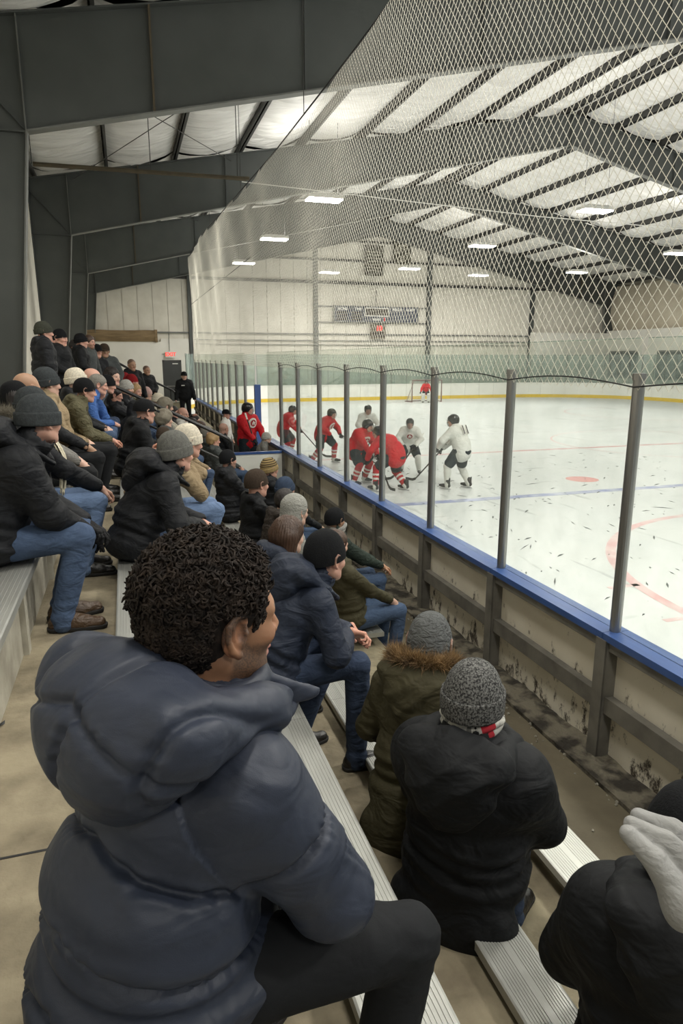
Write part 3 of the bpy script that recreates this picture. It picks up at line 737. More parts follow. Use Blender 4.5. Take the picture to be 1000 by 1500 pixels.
for s in (-1, 1):
    for i in range(8): 
        v = i / 8; q.tube([(s * 1.15, v * .45, 1.52), (s * 1.15, v * 1.0, .03)], .006, 3)
gn = q.build('goal_netting', boardw, gl); gn['kind'] = 'stuff'

# ================================================================ people: implicit surfaces meshed with surface nets
class SDF:
    def __init__(s, lo, hi, h):
        s.lo = np.array(lo, float); s.h = h
        s.n = np.maximum(4, np.ceil((np.array(hi) - s.lo) / h).astype(int) + 1)
        s.a = np.full(s.n, 1.0, np.float32)
        s.ax = [s.lo[i] + h * np.arange(s.n[i]) for i in range(3)]
    def _sl(s, c0, c1, m):
        i0 = np.maximum(0, np.floor((np.array(c0) - m - s.lo) / s.h).astype(int)); i1 = np.minimum(s.n, np.ceil((np.array(c1) + m - s.lo) / s.h).astype(int) + 1)
        if (i1 <= i0).any(): return None
        return tuple(slice(a, b) for a, b in zip(i0, i1))
    def _mix(s, sl, d, k, sub=False):
        a = s.a[sl]
        if sub:
            h = np.maximum(k - np.abs(a + d), 0) / k; s.a[sl] = np.maximum(a, -d) + h * h * k * .25
        else:
            h = np.maximum(k - np.abs(a - d), 0) / k; s.a[sl] = np.minimum(a, d) - h * h * k * .25
    def cone(s, a, b, ra, rb=None, k=.02, sub=False):
        rb = ra if rb is None else rb
        a = np.array(a, float); b = np.array(b, float)
        r = max(ra, rb) + k + 2 * s.h
        sl = s._sl(np.minimum(a, b), np.maximum(a, b), r)
        if sl is None: return
        X = s.ax[0][sl[0]][:, None, None]; Y = s.ax[1][sl[1]][None, :, None]; Z = s.ax[2][sl[2]][None, None, :]
        d = b - a; dd = max(d @ d, 1e-9)
        t = np.clip(((X - a[0]) * d[0] + (Y - a[1]) * d[1] + (Z - a[2]) * d[2]) / dd, 0, 1)
        D = np.sqrt((X - a[0] - t * d[0]) ** 2 + (Y - a[1] - t * d[1]) ** 2 + (Z - a[2] - t * d[2]) ** 2) - (ra + (rb - ra) * t)
        s._mix(sl, D.astype(np.float32), k, sub)
    def ell(s, c, r, R=None, k=.02, sub=False):
        c = np.array(c, float); r = np.array(r, float)
        m = r.max() + k + 2 * s.h
        sl = s._sl(c, c, m)
        if sl is None: return
        X = s.ax[0][sl[0]][:, None, None] - c[0]; Y = s.ax[1][sl[1]][None, :, None] - c[1]; Z = s.ax[2][sl[2]][None, None, :] - c[2]
        if R is not None:
            M = np.array(R)      # columns: local axes in world
            u = M[0, 0] * X + M[1, 0] * Y + M[2, 0] * Z; v = M[0, 1] * X + M[1, 1] * Y + M[2, 1] * Z; w_ = M[0, 2] * X + M[1, 2] * Y + M[2, 2] * Z
        else: u, v, w_ = X, Y, Z
        k0 = np.sqrt((u / r[0]) ** 2 + (v / r[1]) ** 2 + (w_ / r[2]) ** 2)
        k1 = np.sqrt((u / r[0] ** 2) ** 2 + (v / r[1] ** 2) ** 2 + (w_ / r[2] ** 2) ** 2) + 1e-9
        D = k0 * (k0 - 1) / k1 + 0 * (X + Y + Z)
        s._mix(sl, D.astype(np.float32), k, sub)
    def mesh(s):
        a = s.a; nx, ny, nz = a.shape
        ins = a < 0
        cs = [a[i:nx - 1 + i, j:ny - 1 + j, l:nz - 1 + l] for i in (0, 1) for j in (0, 1) for l in (0, 1)]
        cnt = sum((c < 0).astype(np.int8) for c in cs)
        mask = (cnt > 0) & (cnt < 8)
        idx = np.argwhere(mask)
        if len(idx) == 0: return np.zeros((0, 3)), np.zeros((0, 4), int)
        vid = np.full(mask.shape, -1, np.int64); vid[mask] = np.arange(len(idx))
        off = [(i, j, l) for i in (0, 1) for j in (0, 1) for l in (0, 1)]
        val = np.stack([c[mask] for c in cs], 1)
        acc = np.zeros((len(idx), 3)); num = np.zeros(len(idx))
        for p in range(8):
            for q in range(p + 1, 8):
                if sum(abs(off[p][t] - off[q][t]) for t in range(3)) != 1: continue
                vp, vq = val[:, p], val[:, q]; m = (vp < 0) != (vq < 0)
                t = np.where(m, vp / np.where(m, vp - vq, 1), 0)
                pt = np.array(off[p])[None, :] + t[:, None] * (np.array(off[q]) - np.array(off[p]))[None, :]
                acc += np.where(m[:, None], pt, 0); num += m
        V = s.lo + s.h * (idx + acc / num[:, None])
        F = []
        for ax in range(3):
            sl0 = [slice(1, -1)] * 3; sl0[ax] = slice(0, -1); sl1 = [slice(1, -1)] * 3; sl1[ax] = slice(1, None)
            x0 = ins[tuple(sl0)]; x1 = ins[tuple(sl1)]
            for flip in (0, 1):
                m = (x0 & ~x1) if flip == 0 else (~x0 & x1)
                e = np.argwhere(m); 
                if len(e) == 0: continue
                e[:, [t for t in range(3) if t != ax]] += 1
                u, w_ = [(1, 2), (2, 0), (0, 1)][ax]
                def g(du, dw):
                    c = e.copy(); c[:, u] -= du; c[:, w_] -= dw; return vid[c[:, 0], c[:, 1], c[:, 2]]
                q = np.stack([g(1, 1), g(0, 1), g(0, 0), g(1, 0)], 1)
                if flip: q = q[:, ::-1]
                F.append(q)
        F = np.concatenate(F)
        F = F[(F >= 0).all(1)]
        return V, F

def vnormals(V, F):
    n = np.zeros_like(V); fn = np.cross(V[F[:, 2]] - V[F[:, 0]], V[F[:, 3]] - V[F[:, 1]])
    for i in range(4): np.add.at(n, F[:, i], fn)
    return n / (np.linalg.norm(n, axis=1)[:, None] + 1e-12)
def relax(V, F, it=1, lam=.5):
    for _ in range(it):
        s_ = np.zeros_like(V); c = np.zeros(len(V))
        for i in range(4):
            np.add.at(s_, F[:, i], V[F[:, (i + 1) % 4]] + V[F[:, (i + 3) % 4]]); np.add.at(c, F[:, i], 2)
        V = V + lam * (s_ / np.maximum(c, 1)[:, None] - V)
    return V
_rs = np.random.RandomState(7)
_K = [(_rs.randn(3) * f, _rs.uniform(0, 6.28)) for f in (9, 13, 17, 24, 32, 45)]
def folds(V, scale=1.0, seed=0, aniso=(1, 1, 1)):
    """cloth folds: ridged warped sines, roughly -1..1"""
    p = V * np.array(aniso) * scale + seed * 3.17
    w_ = np.stack([np.sin(p @ _K[0][0] + 1), np.sin(p @ _K[1][0] + 2), np.sin(p @ _K[2][0] + 4)], 1) * .08
    p = p + w_
    return (np.sin(p @ _K[1][0] + _K[1][1]) + .8 * (1 - 2 * np.abs(np.sin(p @ _K[2][0] * .7))) + .5 * np.sin(p @ _K[3][0]) + .35 * (1 - 2 * np.abs(np.sin(p @ _K[4][0] * .6)))) / 2.2
def npmesh(name, parts, mats, parent=None, tint=None, smooth=True):
    """parts: list of (V, F, material index)"""
    vs, fs, mi = [], [], []; o = 0; parts = [p for p in parts if len(p[1])]
    for V, F, m in parts:
        vs.append(V); fs.append(F + o); mi.append(np.full(len(F), m)); o += len(V)
    V = np.concatenate(vs); F = np.concatenate(fs); mi = np.concatenate(mi).astype(np.int32)
    me = bpy.data.meshes.new(name)
    me.vertices.add(len(V)); me.vertices.foreach_set('co', V.astype(np.float32).ravel())
    me.loops.add(F.size); me.loops.foreach_set('vertex_index', F.astype(np.int32).ravel())
    me.polygons.add(len(F)); me.polygons.foreach_set('loop_start', np.arange(0, F.size, 4, dtype=np.int32)); me.polygons.foreach_set('loop_total', np.full(len(F), 4, np.int32))
    me.update(calc_edges=True)
    for m in (mats if isinstance(mats, (list, tuple)) else [mats]): me.materials.append(m)
    me.polygons.foreach_set('material_index', mi)
    me.polygons.foreach_set('use_smooth', [smooth] * len(F))
    if tint is not None:
        at = me.color_attributes.new('tint', 'FLOAT_COLOR', 'POINT')
        at.data.foreach_set('color', np.concatenate([tint, np.ones((len(tint), 1))], 1).astype(np.float32).ravel())
    me.validate()
    return link(name, me, parent)

def rotm(yaw=0, pit=0, roll=0):
    """columns = local axes; x forward, y left, z up; pit > 0 looks down"""
    return np.array(Matrix.Rotation(math.radians(yaw), 3, 'Z') @ Matrix.Rotation(math.radians(pit), 3, 'Y') @ Matrix.Rotation(math.radians(roll), 3, 'X'))

def head_sdf(g, c, R, s=1.0, hi=True, nose=1.0, jaw=1.0, neck_to=None, cut=True):
    def T(*p): return np.array(c) + R @ (np.array(p) * s)
    def E(p, r, k=.02, sub=False): g.ell(T(*p), np.array(r) * s, R, k * s, sub)
    def C(a, b, ra, rb=None, k=.015, sub=False): g.cone(T(*a), T(*b), ra * s, (rb if rb is not None else ra) * s, k * s, sub)
    E((-.018, 0, .035), (.098, .077, .083))
    E((.030, 0, -.020), (.062, .062, .080), .03)
    E((.035, 0, -.080), (.047, .050 * jaw, .036), .03)
    C((-.01, .052 * jaw, -.06), (.065, .022 * jaw, -.098), .016, .014, .03); C((-.01, -.052 * jaw, -.06), (.065, -.022 * jaw, -.098), .016, .014, .03)
    E((.076, 0, -.100), (.018, .020, .015), .02)
    if neck_to is not None: g.cone(T(-.025, 0, -.06), neck_to, .054 * s, .062 * s, .03 * s)
    for sy in (-1, 1):
        C((.082, sy * .016, .016), (.068, sy * .048, .014), .009, .008, .02)      # brow
        E((.058, sy * .040, -.028), (.026, .020, .020), .02)                        # cheek
        if hi:
            E((.088, sy * .031, -.002), (.014, .017, .010), .012, True)             # socket
            E((.071, sy * .031, -.002), (.0135, .0135, .0135), .003)
            C((.083, sy * .020, .004), (.076, sy * .044, .003), .0035, .003, .003)  # upper lid
        # ear
        E((-.012, sy * .081, -.008), (.022, .0100, .036), .006)
        if hi:
            for (p_, q_, r1, r2) in (((.006, .080, .010), (.000, .086, .024), .0042, .0050), ((.000, .086, .024), (-.016, .092, .027), .0050, .0052), ((-.016, .092, .027), (-.030, .095, .012), .0052, .0050), ((-.030, .095, .012), (-.029, .094, -.010), .0050, .0046), ((-.029, .094, -.010), (-.018, .089, -.030), .0046, .0050), ((-.018, .089, -.030), (-.004, .083, -.040), .0060, .0075)):
                C((p_[0], sy * p_[1], p_[2]), (q_[0], sy * q_[1], q_[2]), r1, r2, .002)
            E((-.006, sy * .094, .000), (.012, .0125, .018), .003, True)
            C((-.020, sy * .0885, .010), (-.017, sy * .0885, -.012), .0035, .0035, .002)
            E((.006, sy * .086, -.006), (.004, .004, .006), .002)
    C((.088, 0, .006), (.108, 0, -.030), .0075, .011 * nose, .012)
    for sy in (-1, 1): E((.098, sy * .012, -.036), (.011, .0085 * nose, .008), .008)
    if hi:
        E((.087, 0, -.062), (.013, .025, .0065), .006); E((.085, 0, -.074), (.013, .022, .007), .006)
        E((.098, 0, -.0675), (.012, .022, .0018), .002, True)

def head_tint(V, c, R, s, skin, lips=(.55, .25, .22), brow=(.08, .06, .05), beard=None, hair=None, seed=1):
    """colour of skin itself: lips, brows, stubble and cropped hair"""
    L = (V - np.array(c)) @ R / s
    n = len(V); rs = np.random.RandomState(seed); nz = rs.rand(n)
    col = np.tile(np.array(skin), (n, 1)).astype(float)
    x, y, z = L[:, 0], L[:, 1], L[:, 2]
    def mix(m, cc): 
        nonlocal col; col = col * (1 - m[:, None]) + np.array(cc) * m[:, None]
    flush = np.exp(-(((x - .07) / .04) ** 2 + ((np.abs(y) - .04) / .025) ** 2 + ((z + .03) / .025) ** 2)); mix(flush * .25, np.array(skin) * np.array([1.1, .72, .68]))
    mix(np.exp(-(((x - .1) / .02) ** 2 + (y / .02) ** 2 + ((z + .035) / .016) ** 2)) * .25, np.array(skin) * np.array([1.1, .7, .65]))
    mix(np.clip(1 - np.abs(np.abs(y) - .085) / .012, 0, 1) * (np.abs(x + .01) < .025) * .3, np.array(skin) * np.array([1.1, .68, .62]))
    mix(((x > .082) & (np.abs(y) < .026) & (np.abs(z + .068) < .012)) * .65, lips)
    mix(((x > .06) & (np.abs(np.abs(y) - .034) < .02) & (np.abs(z - .017) < .0055)) * .8, brow)
    mix(((x > .07) & (np.abs(np.abs(y) - .031) < .012) & (np.abs(z + .001) < .005)) * .7, (.25, .2, .18))
    mix(((x > .07) & (np.abs(np.abs(y) - .031) < .005) & (np.abs(z + .001) < .004)) * .9, (.03, .02, .02))
    if beard is not None:
        bz, bs = beard
        m = np.clip((-.032 - z + .35 * np.clip(.03 - x, 0, .1) * 3) / .012, 0, 1) * np.clip((x + .012) / .012, 0, 1)
        side = np.clip((x + .008) / .01, 0, 1) * np.clip((.028 - x) / .012, 0, 1) * (z < .01) * (z > -.09)
        m = np.maximum(m, side) * (1 - (np.abs(z + .068) < .009) * (x > .07) * (np.abs(y) < .026))
        m = m * np.clip((.02 + z + .13) / .02, 0, 1)
        mix(m * bs * (.55 + .45 * nz), bz)
    if hair is not None:
        hc, hs = hair
        m = np.clip((z - .005 - .9 * x) / .02, 0, 1) * np.clip((.062 - x + .2 * (z - .05)) / .01, 0, 1)
        m = np.maximum(m, (x < -.03) * np.clip((z + .055) / .015, 0, 1))
        mix(m * hs * (.6 + .4 * nz), hc)
    return col

def hand_sdf(g, w_, d, n, s=1.0, side=1, curl=30, spread=1.0, thumb=1.0):
    """w_ wrist point, d pointing direction, n back-of-hand normal, side +1 left hand"""
    d = d / np.linalg.norm(d); n = n - d * (n @ d); n /= np.linalg.norm(n); t = np.cross(n, d) * side   # t towards the thumb
    g.cone(w_ - d * .03 * s, w_ + d * .012 * s, .026 * s, .027 * s, .02)
    for u in (-.026, -.009, .009, .026):
        g.cone(w_ + d * .02 * s + t * u * .7 * s, w_ + d * .078 * s + t * u * s, .0145 * s, .012 * s, .014 * s)
    L_ = [(.026, .026, .020, .017, .0088), (.009, .032, .022, .018, .0090), (-.009, .029, .021, .017, .0086), (-.026, .022, .016, .015, .0076)]
    for i, (u, a1, a2, a3, r) in enumerate(L_):
        base = w_ + d * (.080 - abs(i - 1) * .003) * s + t * u * s
        ang = 0.0; p = base
        for j, l in enumerate((a1, a2, a3)):
            ang += math.radians(curl * (1.0 if j else .7) + 4 * i)
            dirn = d * math.cos(ang) - n * math.sin(ang) + t * (.10 * spread * (1.5 - i)) 
            dirn /= np.linalg.norm(dirn); q = p + dirn * l * s * 1.15
            g.cone(p, q, r * s * (1 - .08 * j), r * s * (.92 - .08 * j), .004 * s); p = q
    b0 = w_ + d * .022 * s + t * .022 * s - n * .006 * s
    b1 = b0 + (d * .55 + t * .75 * thumb - n * .35) * .045 * s
    b2 = b1 + (d * .85 + t * .3 * thumb - n * .45) * .032 * s; b3 = b2 + (d * .9 - n * .5) * .024 * s
    g.cone(b0, b1, .014 * s, .0115 * s, .012 * s); g.cone(b1, b2, .0112 * s, .0100 * s, .006 * s); g.cone(b2, b3, .0098 * s, .0082 * s, .004 * s)

def ik(a, b, l1, l2, hint):
    a = np.array(a, float); b = np.array(b, float); d = b - a; L = np.linalg.norm(d)
    if L > (l1 + l2) * .995: b = a + d / L * (l1 + l2) * .995; d = b - a; L = np.linalg.norm(d)
    u = d / L; x = (l1 * l1 - l2 * l2 + L * L) / (2 * L); h = math.sqrt(max(l1 * l1 - x * x, 0))
    hn = np.array(hint, float); hn = hn - u * (hn @ u); hn /= np.linalg.norm(hn) + 1e-9
    return a + u * x + hn * h, b

SKINS = {'pale': (.62, .40, .31), 'pink': (.60, .34, .26), 'tan': (.42, .25, .16), 'brown': (.31, .158, .086)}
def skinmat(): 
    m = mat('skin', (200, 160, 140), .5, attr='tint', bump=.12, bscale=90, bdist=.002, spec=.4, var=.12, vscale=30)
    b = m.node_tree.nodes['Principled BSDF']; b.inputs['Subsurface Weight'].default_value = .12; b.inputs['Subsurface Radius'].default_value = (.3, .12, .06); b.inputs['Subsurface Scale'].default_value = .02
    return m
SKIN = skinmat()
def cloth(name, col, rough=.75, bs=9, bump=.35, sheen=.0, var=.25, spec=.25, fine=0.0):
    m = mat(name, col, rough, var=var, vscale=5, spec=spec, sheen=sheen, col2=tuple(int(c * .72) for c in col), detail=6)
    nt = m.node_tree; N = nt.nodes; L = nt.links; b = N['Principled BSDF']
    if b.inputs['Normal'].links: return m
    tc = N.new('ShaderNodeTexCoord'); nrm = None
    for sc_, dist, st, ds in ((bs * .6, .045, bump, 1.2), (bs * 2.0, .010, bump * .9, .5), (420, .0006, .3, 0)):
        no = N.new('ShaderNodeTexNoise'); no.inputs['Scale'].default_value = sc_; no.inputs['Detail'].default_value = 2.5; no.inputs['Distortion'].default_value = ds
        mp = N.new('ShaderNodeMapping'); mp.inputs['Scale'].default_value = (1, 1, 1.7); mp.inputs['Rotation'].default_value = (.5, .4, 0)
        L.new(tc.outputs['Object'], mp.inputs['Vector']); L.new(mp.outputs['Vector'], no.inputs['Vector'])
        bp = N.new('ShaderNodeBump'); bp.inputs['Strength'].default_value = min(1, st * 1.6); bp.inputs['Distance'].default_value = dist
        L.new(no.outputs['Fac'], bp.inputs['Height'])
        if nrm: L.new(nrm, bp.inputs['Normal'])
        nrm = bp.outputs['Normal']
    L.new(nrm, b.inputs['Normal'])
    return m
def knit(name, col, col2=None, vscale=60, var=.35):
    m = mat(name, col, .95, var=var, vscale=vscale, bump=.9, bscale=150, bdist=.003, col2=col2 or tuple(int(c * .6) for c in col), detail=3, vlo=.4, vhi=.6, spec=.15)
    return m
C_ = dict(
    hero=cloth('navy_puffer', (44, 50, 64), .5, 7, .22, var=.12, spec=.35), black=cloth('black_jacket', (25, 27, 31), .65, 9, .36), black2=cloth('black_coat', (19, 21, 24), .7, 7, .40),
    navy=cloth('navy_jacket', (38, 45, 60), .6, 9, .36), olive=cloth('olive_jacket', (86, 82, 60), .7, 16, .4), parka=cloth('olive_parka', (66, 62, 44), .75, 8, .42),
    dkbrown=cloth('dark_brown_jacket', (52, 46, 42), .7, 14, .4), grey=cloth('grey_coat', (120, 118, 114), .85, 20, .3), blue=cloth('blue_jacket', (62, 98, 160), .7, 15, .35),
    tan=cloth('tan_coat', (150, 132, 104), .8, 15, .35), dkgrey=cloth('dark_grey_coat', (74, 78, 78), .75, 16, .35), green=cloth('dark_green_jacket', (44, 54, 48), .75, 16, .4),
    cream=cloth('cream_fleece', (206, 200, 184), .9, 40, .5), white=cloth('white_jacket', (214, 212, 206), .8, 18, .3), red=cloth('red_jacket', (150, 36, 40), .75, 16, .35), teal=cloth('grey_blue_jacket', (98, 112, 126), .75, 16, .35),
    jeans=cloth('blue_jeans', (70, 87, 114), .85, 13, .26, var=.5), jeans_lt=cloth('light_blue_jeans', (108, 130, 164), .85, 13, .26, var=.4), jeans_dk=cloth('dark_jeans', (50, 62, 84), .85, 13, .26, var=.4), jeans_gr=cloth('grey_blue_jeans', (100, 108, 118), .85, 13, .26, var=.4),
    pants=cloth('black_trousers', (24, 26, 29), .8, 8, .15), shoe=cloth('black_shoe', (24, 22, 20), .4, 20, .2, spec=.5), brownshoe=cloth('brown_boot', (74, 56, 40), .5, 20, .3, spec=.5), sole=mat('shoe_sole', (30, 29, 28), .8))
def lathe_cap(c, R, s, mt, parent, name='beanie', cuff=.055, top=.150, w_=.092, l_=.113, rib=44, tilt=17, slouch=0.0, low=-.012, strp=None, cuffm=None, nseg=66, pom=None):
    """knitted cap: crown + folded cuff"""
    Rt = R @ rotm(0, -tilt, 0)
    def mk(prof, ribamp, m0, nm):
        q = MB(); rings = []
        for (r, z) in prof:
            ring_ = []
            for k in range(nseg):
                a = 2 * PI * k / nseg; rr = 1 + ribamp * math.cos(a * rib)
                x = math.cos(a) * l_ * r * rr - .016; y = math.sin(a) * w_ * r * rr
                x -= slouch * max(0, z - .06) 
                ring_.append(tuple(np.array(c) + Rt @ (np.array([x, y, z + low]) * s)))
            rings.append(ring_)
        vs = [p for r_ in rings for p in r_]; n = nseg
        fs = [(i * n + k, i * n + (k + 1) % n, (i + 1) * n + (k + 1) % n, (i + 1) * n + k) for i in range(len(rings) - 1) for k in range(n)]
        q.add(vs, fs)
        return q.build(nm, m0, parent, smooth=True, fix=False)
    pr = [(1.0, .0), (1.01, .02)]
    for i in range(1, 13):
        a = PI / 2 * i / 12; pr.append((max(.012, math.cos(a) ** .8 if i < 12 else .012) * 1.01, .02 + (top - .02) * math.sin(a)))
    o = mk(pr, .006 if nseg > 40 else 0, mt, name)
    if cuff:
        pc = [(.98, -.012), (1.045, -.010), (1.062, -.004), (1.068, .01), (1.07, cuff - .014), (1.06, cuff - .004), (1.03, cuff), (.985, cuff - .004)]
        mk(pc, .009 if nseg > 40 else 0, cuffm or mt, 'cuff' if True else '').parent = o
    if pom:
        g = SDF((-.04,) * 3, (.04,) * 3, .006); g.ell((0, 0, 0), (.028,) * 3); V, F = g.mesh(); rsn = np.random.RandomState(1); V = V * (1 + .15 * rsn.rand(len(V), 1))
        V = V * s + (np.array(c) + Rt @ (np.array([-.02, 0, top + .02]) * s)); po = npmesh('pompom', [(V, F, 0)], pom, o)
    return o

def hair_shell(c, R, s, m, parent, h=.006, thick=.012, length=0.0, name='hair', seed=0, fringe=.0, back=0.0, forehead=False):
    g = SDF(np.array(c) - .26 * s - (np.array([0, 0, length + .05])), np.array(c) + .2 * s, h)
    def T(*p): return np.array(c) + R @ (np.array(p) * s)
    t = thick
    g.ell(T(-.024, 0, .040), np.array((.098 + t, .079 + t, .084 + t)) * s, R, .01)
    g.ell(T(-.045, 0, .0), np.array((.075 + t, .072 + t, .075 + t)) * s, R, .02)
    if length:
        b = np.array(c) + R @ (np.array((-.055, 0, .0)) * s)
        for dy in (-.05, -.018, .018, .05):
            g.cone(b + R @ np.array((0, dy * s, 0)), b + R @ np.array((-.02, dy * 1.15 * s, 0)) - np.array((0, 0, length)), (.05 + t) * s, .036 * s, .03)
    # keep the face clear
    g.ell(T(.115 - fringe, 0, -.045), np.array((.085, .11, .105)) * s, R, .01, True)
    for sy in (-1, 1): g.ell(T(.0, sy * .1, -.012), np.array((.03, .035, .045)) * s, R, .006, True) if not length else None
    if forehead: g.ell(T(.125, 0, .040), np.array((.072, .098, .062)) * s, R, .012, True)
    V, F = g.mesh(); N_ = vnormals(V, F)
    L = (V - np.array(c)) @ R
    V = V + N_ * ((.004 if length else .001) * np.sin(np.arctan2(L[:, 1], L[:, 0] + .02) * 40 + seed)[:, None] + .003 * folds(V, 4, seed)[:, None])
    return npmesh(name, [(V, F, 0)], m, parent)

def quilt(t, lateral, spacing, depth, seed=0):
    """stitched channels: flat pillows with narrow grooves and small puckers beside the stitching"""
    d = np.abs((t / spacing + .5) % 1.0 - .5) * spacing
    pk = np.sin(lateral * 150 + 4 * np.sin(lateral * 31 + seed)) * np.exp(-(d / .020) ** 2)
    return depth * ((1 - np.exp(-(d / .0085) ** 2)) * 1.15 + .4 * np.sqrt(np.clip(d / (spacing * .5), 0, 1)) - .9) + depth * .22 * pk
def puffer(Vl, spacing, depth):
    """horizontal quilted channels, in torso coordinates (z up along the body)"""
    return depth * (np.abs(np.sin(PI * Vl / spacing)) ** .35 - .8)

def person(label, group, base, heading=0.0, pose='sit', s=1.0, lean=8.0, twist=0.0, side=0.0, head=(0, 5, 0), hands=None, elbow=((-.2, .5, -.8), (-.2, -.5, -.8)),
           skin='pale', jacket='black', pants='jeans', shoes='shoe', hat=None, hatm=None, hair=None, beard=None, hood=True, bulk=0.0, puff=0.0, res=1.0, fingers=False, gloves=None,
           knees=.11, shin=0.0, foot_z=-.42, legs=True, neckup=0.0, fold=1.0, headscale=1.0, rise=0.0, hatkw=None, curl=35, scarf=None, jacket_len=0.0, hoodup=False, skirt=False, shdrop=0.0, spq=False, backbulk=0.0, chest=1.0, furhood=False, kneez=0.0, hand_n=None, stance=None, name='person', category='person', hem=True, collar=True, shoulder=1.0, hood_s=1.0, knee_x=.45):
    rt = Vector(base)
    me_parent = None
    sk = SKINS[skin] if isinstance(skin, str) else skin
    seed = abs(hash(label)) % 97 if False else sum(map(ord, label)) % 97
    th = math.radians(lean); tr = math.radians(side)
    up = np.array([math.sin(th), -math.sin(tr), math.cos(th) * math.cos(tr)]); up /= np.linalg.norm(up)
    up0 = np.array([math.sin(th * .6), -math.sin(tr) * .7, math.cos(th * .6)]); up0 /= np.linalg.norm(up0)
    up2 = np.array([math.sin(th * 1.15), -math.sin(tr), math.cos(th * 1.15)]); up2 /= np.linalg.norm(up2)
    if pose == 'sit': P0 = np.array([0.0, 0, .12]) * s
    else: P0 = np.array([0.0 if stance is None else stance[0], 0, .95 + (0 if stance is None else stance[1])]) * s
    P0 = P0 + np.array([0, 0, rise])
    P1 = P0 + up0 * .16 * s; P2 = P1 + up * .19 * s; P3 = P2 + up2 * .17 * s
    fw = np.array([1.0, 0, 0]); tw = math.radians(twist)
    lat = np.array([-math.sin(tw), math.cos(tw), 0.0]); lat = lat - up * (lat @ up); lat /= np.linalg.norm(lat)
    fwd = np.cross(lat, up)
    RT = np.stack([fwd, lat, up], 1)
    SH = [P3 - up * (.072 + shdrop) * s + lat * q * .168 * s * shoulder for q in (1, -1)]
    RH = rotm(*head)
    HC = P3 + up2 * .055 * s + (np.array([math.sin(th * .8), -math.sin(tr), math.cos(th * .5)])) * (.095 + neckup) * s + fwd * .016 * s
    hs = s * headscale
    if hands is None: hands = ((.40, .10, .20), (.40, -.10, .20)) if pose == 'sit' else ((.10, .30, .80), (.10, -.30, .80))
    arms = []
    for i in (0, 1):
        E_, W_ = ik(SH[i], np.array(hands[i]) * s + np.array([0, 0, rise]), .29 * s, .255 * s, np.array(elbow[i]))
        arms.append((SH[i], E_, W_))
    # legs
    LG = []
    for i, q in ((0, 1), (1, -1)):
        hp = P0 + np.array([0.02, q * .09, -.01]) * s
        kn_ = knees[i] if isinstance(knees, (tuple, list)) else knees
        if pose == 'sit':
            sh = shin[i] if isinstance(shin, (tuple, list)) else shin
            kz = kneez[i] if isinstance(kneez, (tuple, list)) else kneez
            kn = np.array([knee_x * s, q * kn_ * s, (.12 + kz) * s]); an = np.array([(knee_x - .02 + sh) * s, q * kn_ * s, foot_z + .09 * s])
        else:
            if stance is None: fx = 0; fy = q * kn_; kx = .03
            else: (fx, fy) = stance[2][i]; kx = stance[3] if len(stance) > 3 else .1
            an = np.array([fx, fy, .09]) * s
            kn, an = ik(hp, an, .43 * s, .42 * s, np.array([1, q * .25, 0.1])) 
        LG.append((hp, kn, an))
    # ---- body (skin), one mesh
    h = .016 * res
    pts = np.array([P0, P3, HC] + [x for a in arms for x in a] + [x for l in LG for x in l])
    lo, hi = pts.min(0) - .17 * s, pts.max(0) + .17 * s
    g = SDF(lo, hi, h)
    g.ell(P0, np.array([.12, .15, .11]) * s, None, .03); g.ell(P1, np.array([.10, .13, .13]) * s, RT, .04); g.ell(P2, np.array([.11, .15, .14]) * s, RT, .04)
    g.cone(SH[0], SH[1], .055 * s, None, .03); g.cone(P3, P3 + up2 * .06 * s, .055 * s, .05 * s, .03)
    for a, e, w_ in arms: g.cone(a, e, .048 * s, .04 * s, .02); g.cone(e, w_, .038 * s, .028 * s, .015)
    for a, k_, n_ in LG: g.cone(a, k_, .075 * s, .052 * s, .02); g.cone(k_, n_, .05 * s, .036 * s, .015)
    for i in (0, 1):
        if not fingers and not gloves:
            a, e, w_ = arms[i]; d = (w_ - e) / np.linalg.norm(w_ - e); d = d * .6 + np.array([.5, 0, -.4]); d /= np.linalg.norm(d)
            g.cone(w_, w_ + d * .09 * s, .036 * s, .028 * s, .02)
    Vb, Fb = g.mesh(); 
    hh = .0042 * res if res <= 1.3 else .0042 * res
    gh = SDF(HC - .17 * hs, HC + .17 * hs, max(hh, .0028)); head_sdf(gh, HC, RH, hs, hi=res < 2.2, neck_to=P3 + up2 * .0 * s)
    Vh, Fh = gh.mesh()
    parts = [(Vb, Fb, 0), (Vh, Fh, 0)]
    hands_parts = []
    if fingers or gloves:
        for i in (0, 1):
            if isinstance(fingers, tuple) and not fingers[i] and not gloves: continue
            a, e, w_ = arms[i]; d = (w_ - e) / np.linalg.norm(w_ - e)
            dd = d; nn = np.array([.2, 0, 1.0])
            if hand_n: dd, nn = np.array(hand_n[i][0], float), np.array(hand_n[i][1], float)
            gs = 1.12 if gloves else 1.0
            gg = SDF(w_ - .22 * s, w_ + .22 * s, .0036 * max(1, res * .8) * (1.15 if gloves else 1)); hand_sdf(gg, w_ + d * .03 * s, dd, nn, s * gs * 1.02, 1 if i == 0 else -1, curl)
            hands_parts.append(gg.mesh())
    if not gloves: parts += [(v, f, 0) for v, f in hands_parts]
    tint = np.concatenate([np.tile(np.array(sk), (len(Vb), 1)), head_tint(Vh, HC, RH, hs, sk, beard=beard, hair=hair[1] if (hair and hair[0] == 'crop') else (((.07, .05, .04), .75) if hat else None))] + ([np.tile(np.array(sk) * np.array([1, .9, .85]), (len(v), 1)) for v, f in hands_parts] if not gloves else []))
    body = npmesh(name, parts, SKIN, None, tint)
    body.location = base; body.rotation_euler = (0, 0, math.radians(heading))
    tag(body, label, category, group)
    # ---- jacket
    b = bulk
